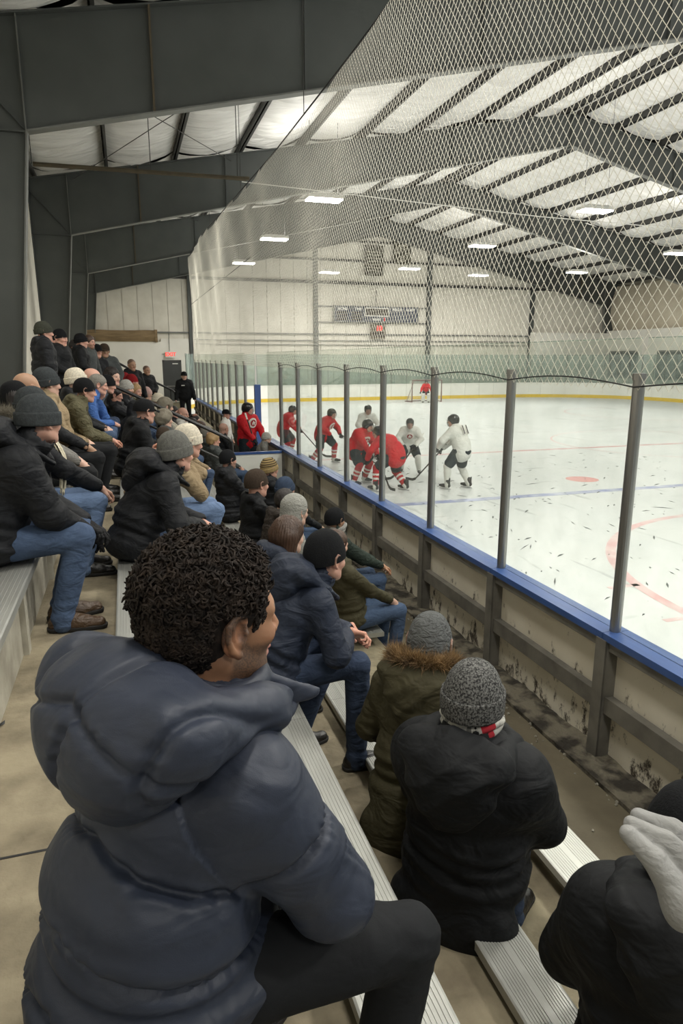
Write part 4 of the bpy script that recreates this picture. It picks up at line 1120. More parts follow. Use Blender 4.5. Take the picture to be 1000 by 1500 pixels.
    hj = max(.010, .0105 * res) if not spq else .0062
    g = SDF(lo - .12 - b - .1 * furhood, hi + .12 + b, hj)
    if pose == 'sit' and skirt: g.ell(P0 + np.array([-.13, 0, -.15]) * s, np.array([.10 + b * .5, .20 + b, .18]) * s, None, .06)
    if pose == 'sit':
        g.ell(P0 + np.array([-.01 - backbulk, 0, -.0]) * s, np.array([.165 + b, .195 + b, .125 + b * .5]) * s, None, .03)
        g.ell(P0 + np.array([.06 + jacket_len, 0, .0]) * s, np.array([.15 + jacket_len, .175 + b, .095 + b * .3]) * s, None, .04)
    else:
        g.ell(P0 + up0 * .0, np.array([.145 + b, .185 + b, .15 + b + jacket_len]) * s, None, .03)
        if jacket_len: g.cone(P0 - np.array([0, .06 * s, .02 * s]), P0 + np.array([0, -.06 * s, -jacket_len * s]), .12 * s + b, .13 * s + b, .04); g.cone(P0 + np.array([0, .06 * s, -.02 * s]), P0 + np.array([0, .06 * s, -jacket_len * s]), .12 * s + b, .13 * s + b, .04)
    g.ell(P1 - fwd * backbulk * s, np.array([.15 + b, .18 + b, .17]) * s, RT, .05); g.ell(P2 - up * .01 * s, np.array([.145 + b, .18 * chest + b, .16 + b * .3]) * s, RT, .05)
    for q, sh_ in ((1, SH[0]), (-1, SH[1])):
        g.cone(P3 + lat * q * .04 * s - up * .02 * s - fwd * .01 * s, sh_ + up * .004 * s, .062 * s + b * .5, .060 * s + b * .55, .04 + b * 1.3)
    g.cone(P3 - up * .09 * s - fwd * .02 * s, P3 - up * .03 * s, .115 * s + b * .6, .085 * s + b * .3, .05)
    for i, (a, e, w_) in enumerate(arms):
        g.cone(a, e, .066 * s + b * .75, .058 * s + b * .7, .03 + b * .8); g.cone(e, w_ - (w_ - e) * .03, .058 * s + b * .7, .045 * s + b * .45, .02)
    nb_ = HC + RH @ (np.array([-.035, 0, -.10]) * hs)
    if collar:
        g.cone(P3 - up * .01 * s, P3 + (nb_ - P3) * 1.1, .086 * s + b * .25, .084 * s + b * .2, .02)
    if hood and not hoodup:
        hb = P3 - fwd * (.075 * s * hood_s + b * .6) + up * .0 * s
        g.ell(hb, np.array([.075, .145, .070]) * s * hood_s, RT @ rotm(0, -20), .015)
        g.ell(hb - fwd * (.035 * s + b * .2) - up * .085 * s, np.array([.050, .085, .10]) * s * hood_s, RT, .02)
        for q in (1, -1): g.cone(hb + lat * q * .10 * s * hood_s + up * .02 * s, P3 + lat * q * .085 * s + fwd * .06 * s - up * .0 * s, .04 * s, .03 * s, .03)
        g.ell(hb + up * .075 * s + fwd * .035 * s, np.array([.05, .075, .035]) * s, RT, .02, True)
    if hoodup:
        g.ell(HC + RH @ (np.array([-.03, 0, .035]) * hs), np.array([.115, .105, .112]) * hs, RH, .02)
        g.ell(HC + RH @ (np.array([-.05, 0, -.06]) * hs), np.array([.09, .095, .11]) * hs, RH, .04)
        g.ell(HC + RH @ (np.array([.11, 0, -.015]) * hs), np.array([.085, .068, .092]) * hs, RH, .015, True)
    elif collar:
        g.cone(P3 + (nb_ - P3) * .3, P3 + (nb_ - P3) * 1.6, .060 * s, .066 * s, .008, True)
        g.cone(HC + RH @ (np.array([.05, 0, -.09]) * hs), HC + RH @ (np.array([.02, 0, -.06]) * hs), .05 * s, .06 * s, .01, True)
    for i, (a, e, w_) in enumerate(arms):
        d = (w_ - e) / np.linalg.norm(w_ - e); g.cone(w_ - d * .015 * s, w_ + d * .08 * s, .034 * s, .034 * s, .004, True)
    Vj, Fj = g.mesh()
    Vj = relax(Vj, Fj, 1, .3); Nj = vnormals(Vj, Fj)
    L = (Vj - P2) @ RT / s
    isarm = np.zeros(len(Vj)); tarm = np.zeros(len(Vj)); armamp = np.zeros(len(Vj))
    for a, e, w_ in arms:
        for (p, q, o_) in ((a, e, 0), (e, w_, .29)):
            d = q - p; ll = np.linalg.norm(d); t = np.clip(((Vj - p) @ d) / (ll * ll), -.0, 1); dist = np.linalg.norm(Vj - p - t[:, None] * d, axis=1)
            m = dist < (.10 * s + b); tarm = np.where(m, o_ + t * ll / s, tarm); isarm = np.where(m, 1, isarm)
        # folds bunch at the elbow
        de = np.linalg.norm(Vj - e, axis=1); armamp = np.maximum(armamp, np.exp(-(de / (.10 * s)) ** 2))
    hl = (L[:, 0] < -.05) & (L[:, 2] > .06) & (L[:, 2] < .36) & hood
    amp = .006 * fold * s
    disp = amp * folds(Vj, 1.0 / s, seed) * (1 + 1.6 * armamp) + .35 * amp * folds(Vj, 2.7 / s, seed + 5)
    disp = disp - armamp * .007 * s * fold * np.abs(np.sin(tarm * 62 + 3 * folds(Vj, 1.5, seed))) 
    if pose == 'sit': disp = disp + np.exp(-((L[:, 2] + .26) / .09) ** 2) * .008 * fold * s * np.sin(L[:, 2] * 95 + 2.0 * np.sin(L[:, 1] * 9 + seed)) * (1 - isarm)
    if puff:
        zc = np.where(isarm > 0, tarm + .02, L[:, 2] + .03)
        sp = puff if puff > .05 else .09
        keep = np.where((L[:, 0] < -.12) & (L[:, 2] > .10) & (isarm < 1), .0, 1.0)
        if spq: disp = disp + keep * quilt(np.where(isarm > 0, tarm + .03, L[:, 2] + .05 + .25 * np.abs(L[:, 1])), np.where(isarm > 0, Vj[:, 0] * .7 + Vj[:, 1] + Vj[:, 2] * .5, L[:, 1] + L[:, 0]), puff, .0165 * s, seed) * np.where(isarm > 0, np.clip((tarm - .03) / .06, 0, 1), 1)
        else: disp = disp + keep * puffer(zc + .012 * np.sin(L[:, 1] * 6 + seed), sp, .0145 * s)
    Vj = Vj + Nj * disp[:, None]
    jm = C_[jacket] if isinstance(jacket, str) else jacket
    jo = npmesh('jacket', [(Vj, Fj, 0)], jm, body)
    # ---- trousers
    if legs:
        ht = max(.013, .013 * res)
        pl = np.array([x for l in LG for x in l] + [P0]); g = SDF(pl.min(0) - .2 * s, pl.max(0) + .2 * s, ht)
        g.ell(P0 + np.array([-.01, 0, -.015]) * s, np.array([.145, .172, .115]) * s, None, .03)
        for a, k_, n_ in LG:
            g.cone(a, k_, .098 * s, .072 * s, .03); g.cone(k_, n_, .070 * s, .058 * s, .015); g.cone(n_, n_ - np.array([0, 0, .035 * s]), .058 * s, .064 * s, .01)
        V, F = g.mesh(); V = relax(V, F, 1, .3); N_ = vnormals(V, F)
        kd = np.max([np.exp(-(np.linalg.norm(V - k_, axis=1) / (.10 * s)) ** 2) for a, k_, n_ in LG], 0)
        ad = np.max([np.exp(-(np.linalg.norm(V - n_, axis=1) / (.09 * s)) ** 2) for a, k_, n_ in LG], 0)
        V = V + N_ * (.0045 * s * folds(V, 1.2 / s, seed + 2) - .005 * s * kd * np.abs(np.sin(V[:, 2] * 70 / s + V[:, 0] * 30)) + .005 * s * ad * np.sin(V[:, 2] * 90 / s + V[:, 1] * 20))[:, None]
        npmesh('trousers', [(V, F, 0)], C_[pants] if isinstance(pants, str) else pants, body)
        for i, (a, k_, n_) in enumerate(LG):
            g = SDF(n_ - np.array([.12, .09, .13]) * s, n_ + np.array([.26, .12, .1]) * s, max(.008, .009 * res)); fz = n_[2] - .09 * s
            oy = (.03 if i == 0 else -.03) * s
            B = lambda x, y, z: np.array([n_[0] + x * s, n_[1] + y * s + oy * (x / .17), fz + z * s])
            g.cone(B(-.03, 0, .055), B(0, 0, .12), .038 * s, .045 * s, .02); g.cone(B(-.04, 0, .038), B(.10, 0, .036), .038 * s, .037 * s, .02); g.cone(B(.05, 0, .04), B(.175, 0, .034), .040 * s, .032 * s, .02); g.cone(B(.0, 0, .08), B(.1, 0, .045), .035 * s, .03 * s, .03)
            V, F = g.mesh(); V[:, 2] = np.maximum(V[:, 2], fz + .016 * s)
            so = npmesh('shoe', [(V, F, 0)], C_[shoes] if isinstance(shoes, str) else shoes, body)
            if res < 1.6:
                V2 = V.copy(); m = V2[:, 2] < fz + .05 * s
                g = SDF(n_ - np.array([.12, .09, .13]) * s, n_ + np.array([.26, .12, .1]) * s, .009)
                g.cone(B(-.045, 0, .02), B(.06, 0, .02), .040 * s, .040 * s, .02); g.cone(B(.06, 0, .02), B(.18, 0, .02), .043 * s, .036 * s, .02)
                V, F = g.mesh(); V[:, 2] = np.clip(V[:, 2], fz + .001, fz + .026 * s); npmesh('sole', [(V, F, 0)], C_['sole'], so)
    if gloves:
        V = np.concatenate([v for v, f in hands_parts]); 
        for v, f in hands_parts: npmesh('glove', [(v, f, 0)], gloves, body)
    # ---- head wear
    kw = dict(hatkw or {})
    lod = dict(nseg=66) if res < 1.6 else dict(nseg=26)
    if hat == 'beanie': lathe_cap(HC, RH, hs, hatm, body, 'beanie', **{**lod, **kw})
    elif hat == 'skullcap': lathe_cap(HC, RH, hs, hatm, body, 'beanie', **{**lod, 'cuff': 0, 'low': -.022, 'top': .155, **kw})
    elif hat == 'cap':
        o = lathe_cap(HC, RH, hs, hatm, body, 'cap', **{**lod, 'cuff': 0, 'top': .128, 'tilt': 4, 'low': .004, **kw})
        q = MB(); T = lambda x, y, z: tuple(HC + RH @ (np.array([x, y, z]) * hs))
        def br(u, v): 
            a = (u - .5) * 2.0; x = .070 + .030 * math.cos(a) + v * .062 * math.cos(a); y = math.sin(a) * (.075 + .0 * v); return T(x, y, .036 - .012 * v - .018 * (abs(a) / 1.0) ** 2)
        q.grid(br, 12, 4); q.grid(lambda u, v: tuple(np.array(br(u, v)) + np.array([0, 0, -.005])), 12, 4); q.build('peak', hatm, o, smooth=True)
    elif hat == 'knitcap': lathe_cap(HC, RH, hs, hatm, body, 'beanie', **{**lod, 'cuff': .045, **kw})
    if hair and hair[0] == 'shell': hair_shell(HC, RH, hs, hair[1], body, h=max(.006, .006 * res), **(hair[2] if len(hair) > 2 else {}))
    if scarf is not None:
        q = MB(); 
        for j in range(3):
            pts_ = []
            for k in range(22):
                a = 2 * PI * k / 22
                pts_.append(P3 + up * (.035 + .022 * j + .012 * math.sin(a * 2 + j)) * s + fwd * math.cos(a) * (.085 + .006 * math.sin(a * 3 + j)) * s + lat * math.sin(a) * (.088) * s + fwd * .012 * s * j)
            q.tube([tuple(p) for p in pts_], .021 * s, 8, closed=True)
        q.build('scarf', scarf, body, smooth=True)
    body['_'] = 0; del body['_']
    return dict(o=body, b=b, HC=HC, RH=RH, P3=P3, P2=P2, RT=RT, SH=SH, arms=arms, LG=LG, s=s, hs=hs, up=up, fwd=fwd, lat=lat, P0=P0)

def fur_strip(pts_fn, n, m, parent, ln=.045, r=.0022, seed=0, name='fur_trim'):
    rs = np.random.RandomState(seed); vs = []; fs = []
    for i in range(n):
        p, nrm = pts_fn(rs.rand(), rs)
        d = nrm + rs.randn(3) * .38; d /= np.linalg.norm(d); L_ = ln * rs.uniform(.5, 1.15)
        side = np.cross(d, rs.randn(3)); side /= np.linalg.norm(side) + 1e-9; s2 = np.cross(d, side)
        bend = rs.randn(3) * .3 * L_; a = p; b_ = p + d * L_ * .55 + bend * .3; c = p + d * L_ + bend
        o = len(vs)
        for q, rr in ((a, r), (b_, r * .8)):
            for k in range(3):
                an = 2.094 * k; vs.append(tuple(q + rr * (math.cos(an) * side + math.sin(an) * s2)))
        vs.append(tuple(c))
        for k in range(3):
            l = (k + 1) % 3; fs.append((o + k, o + l, o + 3 + l, o + 3 + k)); fs.append((o + 3 + k, o + 3 + l, o + 6))
    me = bpy.data.meshes.new(name); me.from_pydata(vs, [], fs); me.materials.append(m); ob = link(name, me, parent); ob['kind'] = 'stuff'; return ob

def curls(HC, RH, s, n, m, parent, shell, seed=3):
    """short tight coils standing on the hair surface"""
    rs = np.random.RandomState(seed); q = MB(); me = shell.data
    V = np.zeros(len(me.vertices) * 3); me.vertices.foreach_get('co', V); V = V.reshape(-1, 3); N_ = np.zeros(len(me.vertices) * 3); me.vertices.foreach_get('normal', N_); N_ = N_.reshape(-1, 3)
    L = (V - HC) @ RH / s
    ok = np.where(((N_ * (V - (HC + RH @ (np.array([-.022, 0, .03]) * s)))).sum(1) > .05) & ~((L[:, 0] > .050) & (L[:, 2] < .085)))[0]
    for i in rs.choice(ok, n):
        x, y, z = L[i]
        if abs(y) > .055 and -.050 < x < .030 and z < .028: continue
        v = N_[i]; short = .45 if (z < .02 or (x > .03 and z < .06)) else 1.0
        p = V[i]
        rad = rs.uniform(.0045, .0105) * (.6 + .4 * short); turns = rs.uniform(.9, 1.7); ht = rs.uniform(.003, .022) * short
        a1 = np.cross(v, rs.randn(3)); a1 /= np.linalg.norm(a1); a2 = np.cross(v, a1); ph = rs.uniform(0, 6.28)
        tp = []
        for k in range(7):
            t = k / 6; a = ph + turns * 2 * PI * t; r_ = rad * (1 - .3 * t)
            tp.append(tuple(p + (v * (ht * t - .004 * short) + (a1 * math.cos(a) + a2 * math.sin(a)) * r_) * s))
        q.tube(tp, [.0030 * s] * 5 + [.0024 * s, .001 * s], 4, cap=False)
    o = q.build('hair_curls', m, parent, smooth=True, fix=False); o['kind'] = 'stuff'; return o

# ================================================================ spectators
ROWX = {'D': -.72, 'C': -.01, 'B': .635, 'A2': 1.27, 'A': 2.06}
FLOORZ = {'D': -1.54, 'C': -1.92, 'B': -2.33, 'A2': -2.70, 'A': -3.055}
GRP = {'D': 'spectators on the highest bench', 'C': 'spectators on the second row', 'B': 'spectators on the third row', 'A2': 'spectators on the fourth row', 'A': 'spectators on the front row'}
def head_off(lean, side, s, neckup=0.0):
    th, tr = math.radians(lean), math.radians(side)
    n = lambda v: v / np.linalg.norm(v)
    up = n(np.array([math.sin(th), -math.sin(tr), math.cos(th) * math.cos(tr)])); up0 = n(np.array([math.sin(th * .6), -math.sin(tr) * .7, math.cos(th * .6)])); up2 = n(np.array([math.sin(th * 1.15), -math.sin(tr), math.cos(th * 1.15)]))
    return np.array([0, 0, .12]) * s + up0 * .16 * s + up * .19 * s + up2 * .225 * s + np.array([math.sin(th * .8), -math.sin(tr), math.cos(th * .5)]) * (.115 + neckup) * s
def sit(label, H, row, heading=15, dx=0.0, s=None, zs=None, **kw):
    """seat a person on a row so that the head centre is at the world point H"""
    H = np.array(H, float); a = math.radians(heading); side = kw.get('side', 0.0)
    best = None; seat = SEAT[row] if zs is None else zs
    for lean in np.arange(-14, 56, 1.0):
        for ss in ([s] if s else np.arange(.88, 1.10, .02)):
            o = head_off(lean, side, ss)
            wx = o[0] * math.cos(a) - o[1] * math.sin(a); wy = o[0] * math.sin(a) + o[1] * math.cos(a)
            x0 = H[0] - wx; ex = x0 - (ROWX[row] + dx); ez = seat + o[2] - H[2]
            c = (ex * 1.0) ** 2 + (ez * 1.6) ** 2 + (0 if s else ((ss - 1) * .25) ** 2)
            if best is None or c < best[0]: best = (c, lean, ss, H[1] - wy, ez, x0)
    _, lean, ss, y0, ez, x0 = best
    bx = ROWX[row] + dx + max(-.06, min(.06, x0 - ROWX[row] - dx))
    kw.setdefault('shin', {'D': -.10, 'C': -.16, 'B': -.16, 'A2': -.05, 'A': -.04}[row])
    ss = float(ss); lean = float(lean)
    return person(label, kw.pop('group', GRP[row]), (bx, y0, seat), heading, 'sit', ss, lean, foot_z=FLOORZ[row] - seat, **kw)

K_grey = knit('knit_speckled_grey', (112, 112, 110), (44, 44, 44), 130, 1.0)
K_dg = knit('knit_charcoal', (60, 64, 66)); K_mg = knit('knit_mid_grey', (104, 104, 100)); K_bk = knit('knit_black', (26, 27, 29)); K_og = knit('knit_olive_grey', (62, 64, 56))
K_fl = cloth('grey_fleece_cap', (92, 94, 94), .95, 30, .4); K_nv = knit('knit_navy', (58, 70, 90)); K_wh = knit('knit_white', (214, 206, 188)); K_rd = knit('knit_red', (140, 34, 38)); K_lg = knit('knit_light_grey', (170, 168, 162)); K_br = knit('knit_brown', (66, 56, 48))
H_dk = mat('dark_hair', (34, 28, 26), .6, var=.4, vscale=30, bump=.6, bscale=60, stretch=(1, 1, .25)); H_br = mat('brown_hair', (74, 52, 38), .5, var=.5, vscale=30, bump=.7, bscale=70, stretch=(1, 1, .2), col2=(40, 26, 20)); H_bl = mat('blonde_hair', (168, 138, 96), .55, var=.4, vscale=30, bump=.5, bscale=60, stretch=(1, 1, .25)); H_gr = mat('grey_hair', (128, 124, 116), .7, var=.5, vscale=50, bump=.8, bscale=90)
H_cu = mat('curly_black_hair', (27, 23, 21), .75, var=.7, vscale=45, col2=(56, 46, 39), spec=.2)
furm = mat('fur_strands', (140, 112, 74), .8, var=.8, vscale=14, col2=(60, 46, 32)); furg = mat('grey_fur', (132, 126, 112), .9, var=.7, vscale=14, col2=(86, 80, 68))
creamscarf = mat('cream_wool', (208, 200, 176), .95, var=.3, vscale=20, bump=.8, bscale=80)
greyscarf = mat('grey_wool', (150, 148, 144), .95, var=.3, vscale=20, bump=.8, bscale=80)
def logo(p, local, size=.03, m=None):
    """small pale stitched mark, three slanted bars"""
    q = MB(); c = p['P2'] + p['RT'] @ (np.array(local) * p['s']); r = p['RT']
    for i in range(3):
        b_ = c + r[:, 1] * (i - 1) * -.011
        q.beam(b_ - r[:, 2] * size * .45 + r[:, 1] * .004, b_ + r[:, 2] * size * (.55 - .16 * i) - r[:, 1] * .004, .006, .005, tuple(r[:, 1]))
    return q.build('stitched_mark', m or boardw, p['o'])

# ---- the curly haired man close to the camera
hero = person('curly haired man in a navy puffer jacket, closest to the camera', GRP['C'], (.012, 1.28, SEAT['C']), 24, 'sit', 1.12, 11, twist=6, head=(-4, 6, 0),
              hands=((.235, -.08, .32), (.33, .0, .22)), elbow=((-.1, .9, -.6), (-.15, -1.0, -.35)), skin='brown', jacket='hero', pants='pants', beard=((.045, .03, .022), .95), hair=('crop', ((.02, .016, .014), .95)),
              foot_z=-.52, knees=(.16, .26), knee_x=.40, kneez=(0, -.04), shin=(-.1, -.1), puff=.150, spq=True, backbulk=.05, bulk=.030, fold=.7, res=.62, fingers=True, hood=False, collar=False, headscale=1.15, neckup=.006, shdrop=.035, hand_n=(((.25, -.95, -.05), (.5, .1, .85)), ((.6, .6, -.05), (.3, -.4, .9))))
shell_ = hair_shell(hero['HC'], hero['RH'], hero['hs'], H_cu, hero['o'], h=.0045, thick=.009, name='hair', forehead=True)
curls(hero['HC'], hero['RH'], hero['hs'], 8500, H_cu, hero['o'], shell_)
def hood_part(p, k=1.0, m=None, h=.0075, out=.0, quilted=False, width=1.0, drop=1.0):
    """hood lying open on the back: collar rolls round the neck, pouch hanging behind"""
    s = p['s'] * k; P3, up, fwd, lat, RT = p['P3'], p['up'], p['fwd'], p['lat'], p['RT']
    c = P3 - fwd * (.120 * s + out) + up * .015 * s
    g = SDF(c - .34 * s, c + .42 * s, h)
    g.ell(c, np.array([.092, .165 * width, .075]) * s, RT @ rotm(0, -28), .02)                               # rolled rim behind the neck
    g.ell(c - fwd * .030 * s - up * .085 * s * drop, np.array([.070, .135 * width, .100 * (.4 + .6 * drop)]) * s, RT @ rotm(0, -14), .08)     # pouch
    g.ell(c - fwd * .020 * s - up * .165 * s * drop, np.array([.045, .070 * width, .060]) * s, RT @ rotm(0, -10), .09)    # tip
    for q in (1, -1):
        g.cone(c + lat * q * .125 * s * width + up * .005 * s, P3 + lat * q * .118 * s + fwd * .03 * s + up * .005 * s, .052 * s, .040 * s, .03)
        g.cone(P3 + lat * q * .118 * s + fwd * .03 * s + up * .005 * s, P3 + lat * q * .060 * s + fwd * .135 * s - up * .01 * s, .040 * s, .026 * s, .02)
    g.ell(P3 + up * .095 * s + fwd * .012 * s, np.array([.108, .098, .120]) * s, RT @ rotm(0, 12), .012, True)
    V, F = g.mesh(); V = relax(V, F, 2, .4); N_ = vnormals(V, F)
    L = (V - c) @ RT / s
    if quilted:
        ang = np.arctan2(L[:, 1], -(L[:, 2] - .16))
        d = quilt(L[:, 1] + .02 + .25 * L[:, 2], L[:, 2], .15, .0095 * s, 1) + .9 * quilt(L[:, 2] + .35 * np.abs(L[:, 1]) + .30, L[:, 1], .16, .009 * s, 2) + .0045 * folds(V, 1.2, 4)
    else:
        d = .010 * s * folds(V, 1.0 / s, 3) - .007 * s * np.abs(np.sin(L[:, 2] * 34 + 3 * np.sin(L[:, 1] * 11)))
    V = V + N_ * d[:, None]
    return npmesh('hood', [(V, F, 0)], m, p['o'])
def hero_hood(p):
    s = p['s']; P3, up, fwd, lat = p['P3'], p['up'], p['fwd'], p['lat']
    h_ = hood_part(p, 1.08, C_['hero'], .0058, .03, True, 1.2, .62)
    g = SDF(P3 - .3, P3 + .45, .006)
    b0 = P3 - lat * .085 * s + fwd * .10 * s + up * .045 * s; tip = P3 - lat * .11 * s + fwd * .20 * s + up * .015 * s
    for t in np.linspace(0, 1, 7):
        g.cone(b0 - up * .055 * s * t + fwd * .02 * s * t, tip - up * .008 * s * t - fwd * .012 * t, .012 * s, .006 * s, .008)
    for a in np.linspace(-2.6, 2.6, 46):
        q_ = P3 + fwd * .105 * s * math.cos(a) + lat * .098 * s * math.sin(a)
        g.cone(q_ + up * .0 * s, q_ + up * (.045 + .01 * math.cos(a)) * s + (q_ - P3) * .06, .020 * s, .017 * s, .012)
    V, F = g.mesh(); V = V + vnormals(V, F) * (.003 * folds(V, 1.6, 9))[:, None]
    npmesh('collar', [(V, F, 0)], C_['hero'], p['o'])
hero_hood(hero)

# ---- row A2, near
gb = sit('man in a black hooded jacket and speckled grey knit beanie, back to camera', (1.27, 2.24, -1.33), 'A2', 42, twist=0, head=(0, 8, 0), skin='pale', jacket='black2', pants='jeans_dk', hat='beanie', hatm=K_grey,
         hatkw=dict(cuff=.062, top=.158, w_=.095, l_=.108, tilt=8), res=.9, bulk=.062, shoulder=1.14, shdrop=.03, knee_x=.38, hood=False, hands=((.32, .14, .16), (.32, -.14, .16)), elbow=((-.3, .9, -.5), (-.3, -.9, -.5)), scarf=None, hood_s=1.25, headscale=1.16, chest=1.15, skirt=True)
hood_part(gb, 1.2, C_['black2'], .009, .035)
def plaid_scarf(p):
    s = p['s']; P3, up, fwd, lat = p['P3'], p['up'], p['fwd'], p['lat']
    mw = mat('plaid_white', (206, 204, 196), .95, var=.8, vscale=38, col2=(120, 120, 116)); mr = mat('plaid_red', (176, 40, 52), .95, var=.3, vscale=30); mg = mat('plaid_grey', (110, 110, 106), .95, var=.6, vscale=40)
    q = MB(); n = 40
    for j, (dz, rr) in enumerate(((.075, .094), (.100, .098), (.122, .090))):
        pts_ = [P3 + up * (dz + .01 * math.sin(3 * 2 * PI * k / n + j)) * s + fwd * math.cos(2 * PI * k / n) * rr * s + lat * math.sin(2 * PI * k / n) * (rr + .006) * s for k in range(n)]
        o = len(q.f); q.tube(pts_, .019 * s, 8, closed=True)
        for fi in range(o, len(q.f)):
            k = (fi - o) // 8; q.m[fi] = 1 if k in (24, 25, 26) else (2 if k % 5 == 1 else 0)
    q.build('scarf', [mw, mr, mg], p['o'], smooth=True)
plaid_scarf(gb)
op = sit('person in an olive parka with a fur edged hood and smooth grey cap', (1.385, 2.90, -1.385), 'A2', 52, head=(-5, 8, 0), skin='pale', jacket='parka', pants='jeans_dk', hat='skullcap', hatm=K_fl, hatkw=dict(top=.168, w_=.092, l_=.108, tilt=8, low=-.035),
         res=1.0, bulk=.03, hands=((.32, .12, .16), (.32, -.12, .16)), elbow=((-.3, .9, -.5), (-.3, -.9, -.5)), hood=False, headscale=1.12, skirt=True)
hood_part(op, 1.1, C_['parka'], .009, .0)
def fur_ring(p, m, n, hood_s=1.2, rx=.13, up0=.055, ln=.05, back=.085):
    P3, up, fwd, lat, s = p['P3'], p['up'], p['fwd'], p['lat'], p['s']
    c = P3 - fwd * back * s * hood_s + up * up0 * s
    def fn(u, rs):
        a = (u - .5) * 2 * PI * .78 + PI
        rad = np.array(-fwd * math.cos(a - PI) * .085 * s + lat * math.sin(a - PI) * rx * s)
        tubea = rs.uniform(0, 6.28)
        out = rad / np.linalg.norm(rad); o2 = out * math.cos(tubea) + up * abs(math.sin(tubea)) * 1.1
        return c + rad + o2 * .016 * s + up * .015 * s, o2
    return fur_strip(fn, n, m, p['o'], ln * s, .0016 * s, 2)
fur_ring(op, furm, 5200)
rm = sit('person in a black coat and black beanie with a grey scarf end, right corner', (1.50, 1.32, -1.235), 'A2', 50, dx=.10, head=(5, 12, 0), skin='pale', jacket='black2', pants='pants', hat='skullcap', hatm=K_bk, hatkw=dict(top=.170, low=-.035, w_=.096), res=.9, bulk=.055, shoulder=1.12, shdrop=.03, hood=False, headscale=1.28, chest=1.2, skirt=True,
         hands=((.32, .12, .16), (.32, -.12, .16)), elbow=((-.3, .9, -.5), (-.3, -.9, -.5)))
hood_part(rm, 1.15, C_['black2'], .009, .03)
def glove_fingers(p):
    """soft grey fleece scarf end folded in three finger-like lobes over the shoulder"""
    o = p['o']; a_ = -o.rotation_euler[2]; bl = np.array(o.location)
    def loc(w): v = np.array(w) - bl; return np.array([v[0] * math.cos(a_) - v[1] * math.sin(a_), v[0] * math.sin(a_) + v[1] * math.cos(a_), v[2]])
    L_ = [(loc(t), loc(b_)) for t, b_ in [([1.092, 1.121, -1.064], [1.225, 1.018, -1.139]), ([1.048, 1.095, -1.053], [1.168, 0.98, -1.148]), ([1.019, 1.071, -1.054], [1.098, 0.962, -1.18])]]
    c = L_[1][1]; g = SDF(c - .32, c + .32, .0055)
    for i, (t, b_) in enumerate(L_):
        m_ = t * .55 + b_ * .45 + np.array([0, 0, .018])
        g.cone(t, m_, .019, .027, .004); g.cone(m_, b_, .027, .040, .006)
    g.cone(L_[0][1], L_[2][1], .04, .045, .03)
    V, F = g.mesh(); V = relax(V, F, 1); V = V + vnormals(V, F) * (.003 * folds(V, 3, 1))[:, None]
    return npmesh('scarf_end', [(V, F, 0)], cloth('grey_fleece', (150, 150, 148), .95, 30, .14, var=.35), p['o'])
glove_fingers(rm)

# ---- row B, man with clasped hands
nv = sit('man in a navy hooded jacket and black beanie with hands clasped', (1.00, 3.46, -1.05), 'B', 8, head=(18, 10, 0), skin='pink', jacket='navy', pants='jeans_dk', shoes='shoe', hat='beanie', hatm=K_bk, hatkw=dict(cuff=0, top=.155, low=-.010, l_=.116), res=.8, bulk=.018, puff=0,
         hands=((.46, -.02, .25), (.44, -.06, .24)), elbow=((-.1, .8, -.7), (-.15, -.8, -.8)), fingers=True, curl=48, hand_n=(((.75, -.65, -.1), (.5, .4, .8)), ((.8, .55, .05), (.3, -.8, .5))), knees=(.13, .17), shin=(-.22, .02), hood=False, headscale=1.08)
hood_part(nv, 1.05, C_['navy'], .009, .0)
logo(nv, (-.158, -.09, .085), .03)
sit('long haired brunette woman in a dark navy coat behind the clasped hands man', (.93, 4.08, -1.09), 'B', 20, head=(10, 8, 0), skin='pale', jacket='navy', pants='pants', hair=('shell', H_br, dict(length=.16, thick=.014)), res=1.2, bulk=.015, fingers=False)
# ---- row A, man on the walkway side
n2 = sit('man in a dark green jacket, black cap and jeans on the front bench', (2.03, 6.72, -1.67), 'A', 12, head=(20, 6, 0), skin='tan', jacket='green', pants='jeans', hat='skullcap', hatm=K_bk, hatkw=dict(top=.140, low=-.01), res=1.2, bulk=.012, hands=((.50, -.02, .26), (.50, -.12, .24)), fingers=True, hair=('crop', ((.05, .045, .04), .7)), shin=-.06, scarf=greyscarf)
# ---- row C second man
bg = sit('man in a black hooded jacket and mid grey beanie on the second row', (.309, 4.92, -.63), 'C', 5, head=(22, 8, 0), skin='pink', jacket='black', pants='jeans', hat='beanie', hatm=K_mg, hatkw=dict(cuff=.058, top=.158, w_=.095), res=1.0, bulk=.035, puff=0, hands=((.45, .05, .2), (.42, -.12, .2)), elbow=((-.2, .7, -.7), (-.3, -.8, -.6)), hood=False, headscale=1.08)
hood_part(bg, 1.15, C_['black'], .010, .01)
logo(bg, (-.175, -.02, .10), .03)
sit('person in a tan jacket and light jeans with cream knit hat, half hidden', (.47, 5.75, -.62), 'C', 8, head=(15, 12, 0), skin='pink', jacket='tan', pants='jeans_lt', hat='beanie', hatm=K_wh, res=1.4, bulk=.01, hands=((.30, .1, .55), (.36, -.08, .50)), fingers=True, knee_x=.56)
